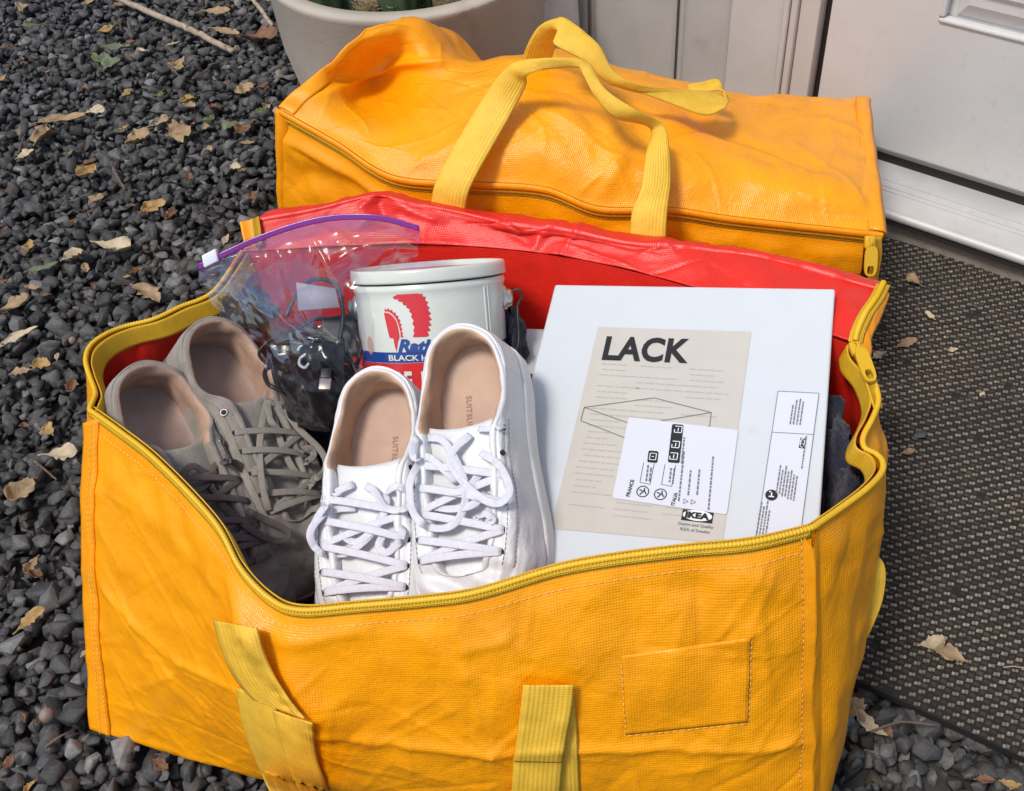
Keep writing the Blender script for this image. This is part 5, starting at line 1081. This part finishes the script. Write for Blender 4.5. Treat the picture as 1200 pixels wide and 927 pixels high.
for x, y, l, dg, k, asp, lab in [(1070, 331, 19, 120, 'tan', .6, 'tan leaf fragment on the mat near the threshold'), (1089, 371, 14, 110, 'pale', .5, 'pale comma shaped leaf bit on the mat'), (1062, 404, 22, 10, 'tan', .4, 'mottled tan leaf piece on the mat'), (1030, 417, 18, 25, 'pale', .4, 'pale sliver of leaf on the mat beside the zip pull'), (1117, 411, 9, 0, 'pale', .6, 'tiny pale leaf crumb on the mat'), (1065, 531, 14, 10, 'tan', .6, 'small tan leaf crumb near the stone on the mat'), (1151, 463, 7, 40, 'pale', .7, 'tiny pale speck of leaf on open mat'), (1093, 756, 26, 10, 'pale', .6, 'rolled pale leaf on the mat corner'), (1113, 768, 32, -25, 'tan', .45, 'tan leaf pointing away beside the rolled pale one on the mat')]:
    leaf(x, y, mlen(x, y, l), dg, k, .35, asp, .011, lab)
for x, y, l, dg, k, lab in [(1154, 312, 22, 0, 'tan', 'tan leaf against the concrete sill'), (1135, 306, 14, 30, 'brown', 'small brown leaf against the concrete sill'), (1181, 312, 34, -10, 'brown', 'long dark brown leaf against the concrete sill'), (1186, 322, 22, 10, 'brown', 'dark brown leaf between mat and sill')]:
    leaf(x, y, mlen(x, y, l), dg, k, .35, .5, .006, lab)
# twigs and stick
WOOD = pmat('weathered_twig', (.34, .27, .19), .8, var=.25, vscale=60, bumps=((150, 1),), dirt=(50, (.16, .11, .07), .58, .1)); DTW = pmat('dark_twig', (.12, .085, .06), .85, var=.3, vscale=80)
def twig(pts, r0_, r1_, label, m=DTW, name='twig'):
    P = cat(V([U(*p) for p in pts]), 30); P = P + rng.normal(0, r0_ * .12, P.shape); v, f = tube(P, np.linspace(r0_, r1_, 30), 8); o = mesh(name, v, f, m); tag(o, label, name)
twig([(125, -8, .02), (180, 16, .021), (230, 38, .022), (273, 60, .02)], .0068, .0060, 'long straight pale stick lying across the gravel', WOOD, 'stick')
twig([(294, -4, .03), (306, 12, .024), (319, 30, .016)], .0045, .004, 'short pale stick leaning at the planter foot', WOOD, 'stick')
twig([(150, 25, .016), (152, 34, .018), (155, 44, .014)], .003, .001, 'thin grey twig upright near the fallen sprig')
twig([(133, 198, .014), (139, 210, .016), (147, 222, .012)], .0035, .002, 'forked brown twig on mid gravel')
twig([(22, 180, .013), (25, 168, .016), (29, 158, .012)], .002, .001, 'thin dark twig near the long rolled leaf')
twig([(225, 93, .014), (240, 84, .016), (248, 76, .014)], .002, .001, 'fine twig on gravel near the stick end')
twig([(40, 540, .013), (50, 548, .016), (66, 562, .012)], .002, .0012, 'crooked thin twig near the orange side seam')
twig([(53, 876, .012), (66, 866, .016), (80, 858, .013)], .0016, .001, 'thin dry grass stem on gravel below the bag corner')
twig([(1020, 858, .014), (1040, 850, .018), (1060, 846, .016), (1098, 850, .014)], .0014, .001, 'thin black stem running to the mat edge')
twig([(1176, 782, .011), (1188, 781, .013), (1200, 783, .011)], .0009, .0006, 'pale thread lying on the mat', WOOD)
twig([(1077, 352, .011), (1075, 362, .013), (1081, 368, .011)], .0008, .0005, 'tiny curled stem on the mat')
twig([(297, 238, .012), (301, 228, .016), (304, 215, .012)], .0022, .001, 'brown twig beside the closed bag corner')
# seed caps
def seed(px, py, r_, label):
    c = U(px, py, .014); prof = [(.0005, -1), (.6, -.85), (.95, -.3), (1, .1), (.85, .6), (.5, .9), (.12, 1.0), (.08, 1.15), (.0005, 1.16)]
    v, f = lathe([(a * r_, b * r_) for a, b in prof], 24); v = v @ V(Matrix.Rotation(.7, 3, 'X')) + c; o = mesh('seed_pod', v, f, pmat('seed_pod_skin', (.20, .15, .12), .6, var=.25, vscale=90)); tag(o, label, 'seed pod')
seed(55, 838, .0082, 'round brown seed pod on gravel below the bag corner'); seed(85, 399, .0055, 'small tan seed pod with stalk on gravel')
# loose stone and shell bits
pvv, pff = protos[3]; o = mesh('loose_stone', pvv * .0105 + U(1079, 509, .0145), pff, pmat('loose_basalt', (.05, .055, .06), .6, var=.3, vscale=80, bumps=((300, .8),)), smooth=False); tag(o, 'single dark grey stone lying on the mat', 'stone')
print('stones', cnt, 'gravel tris', len(gf))
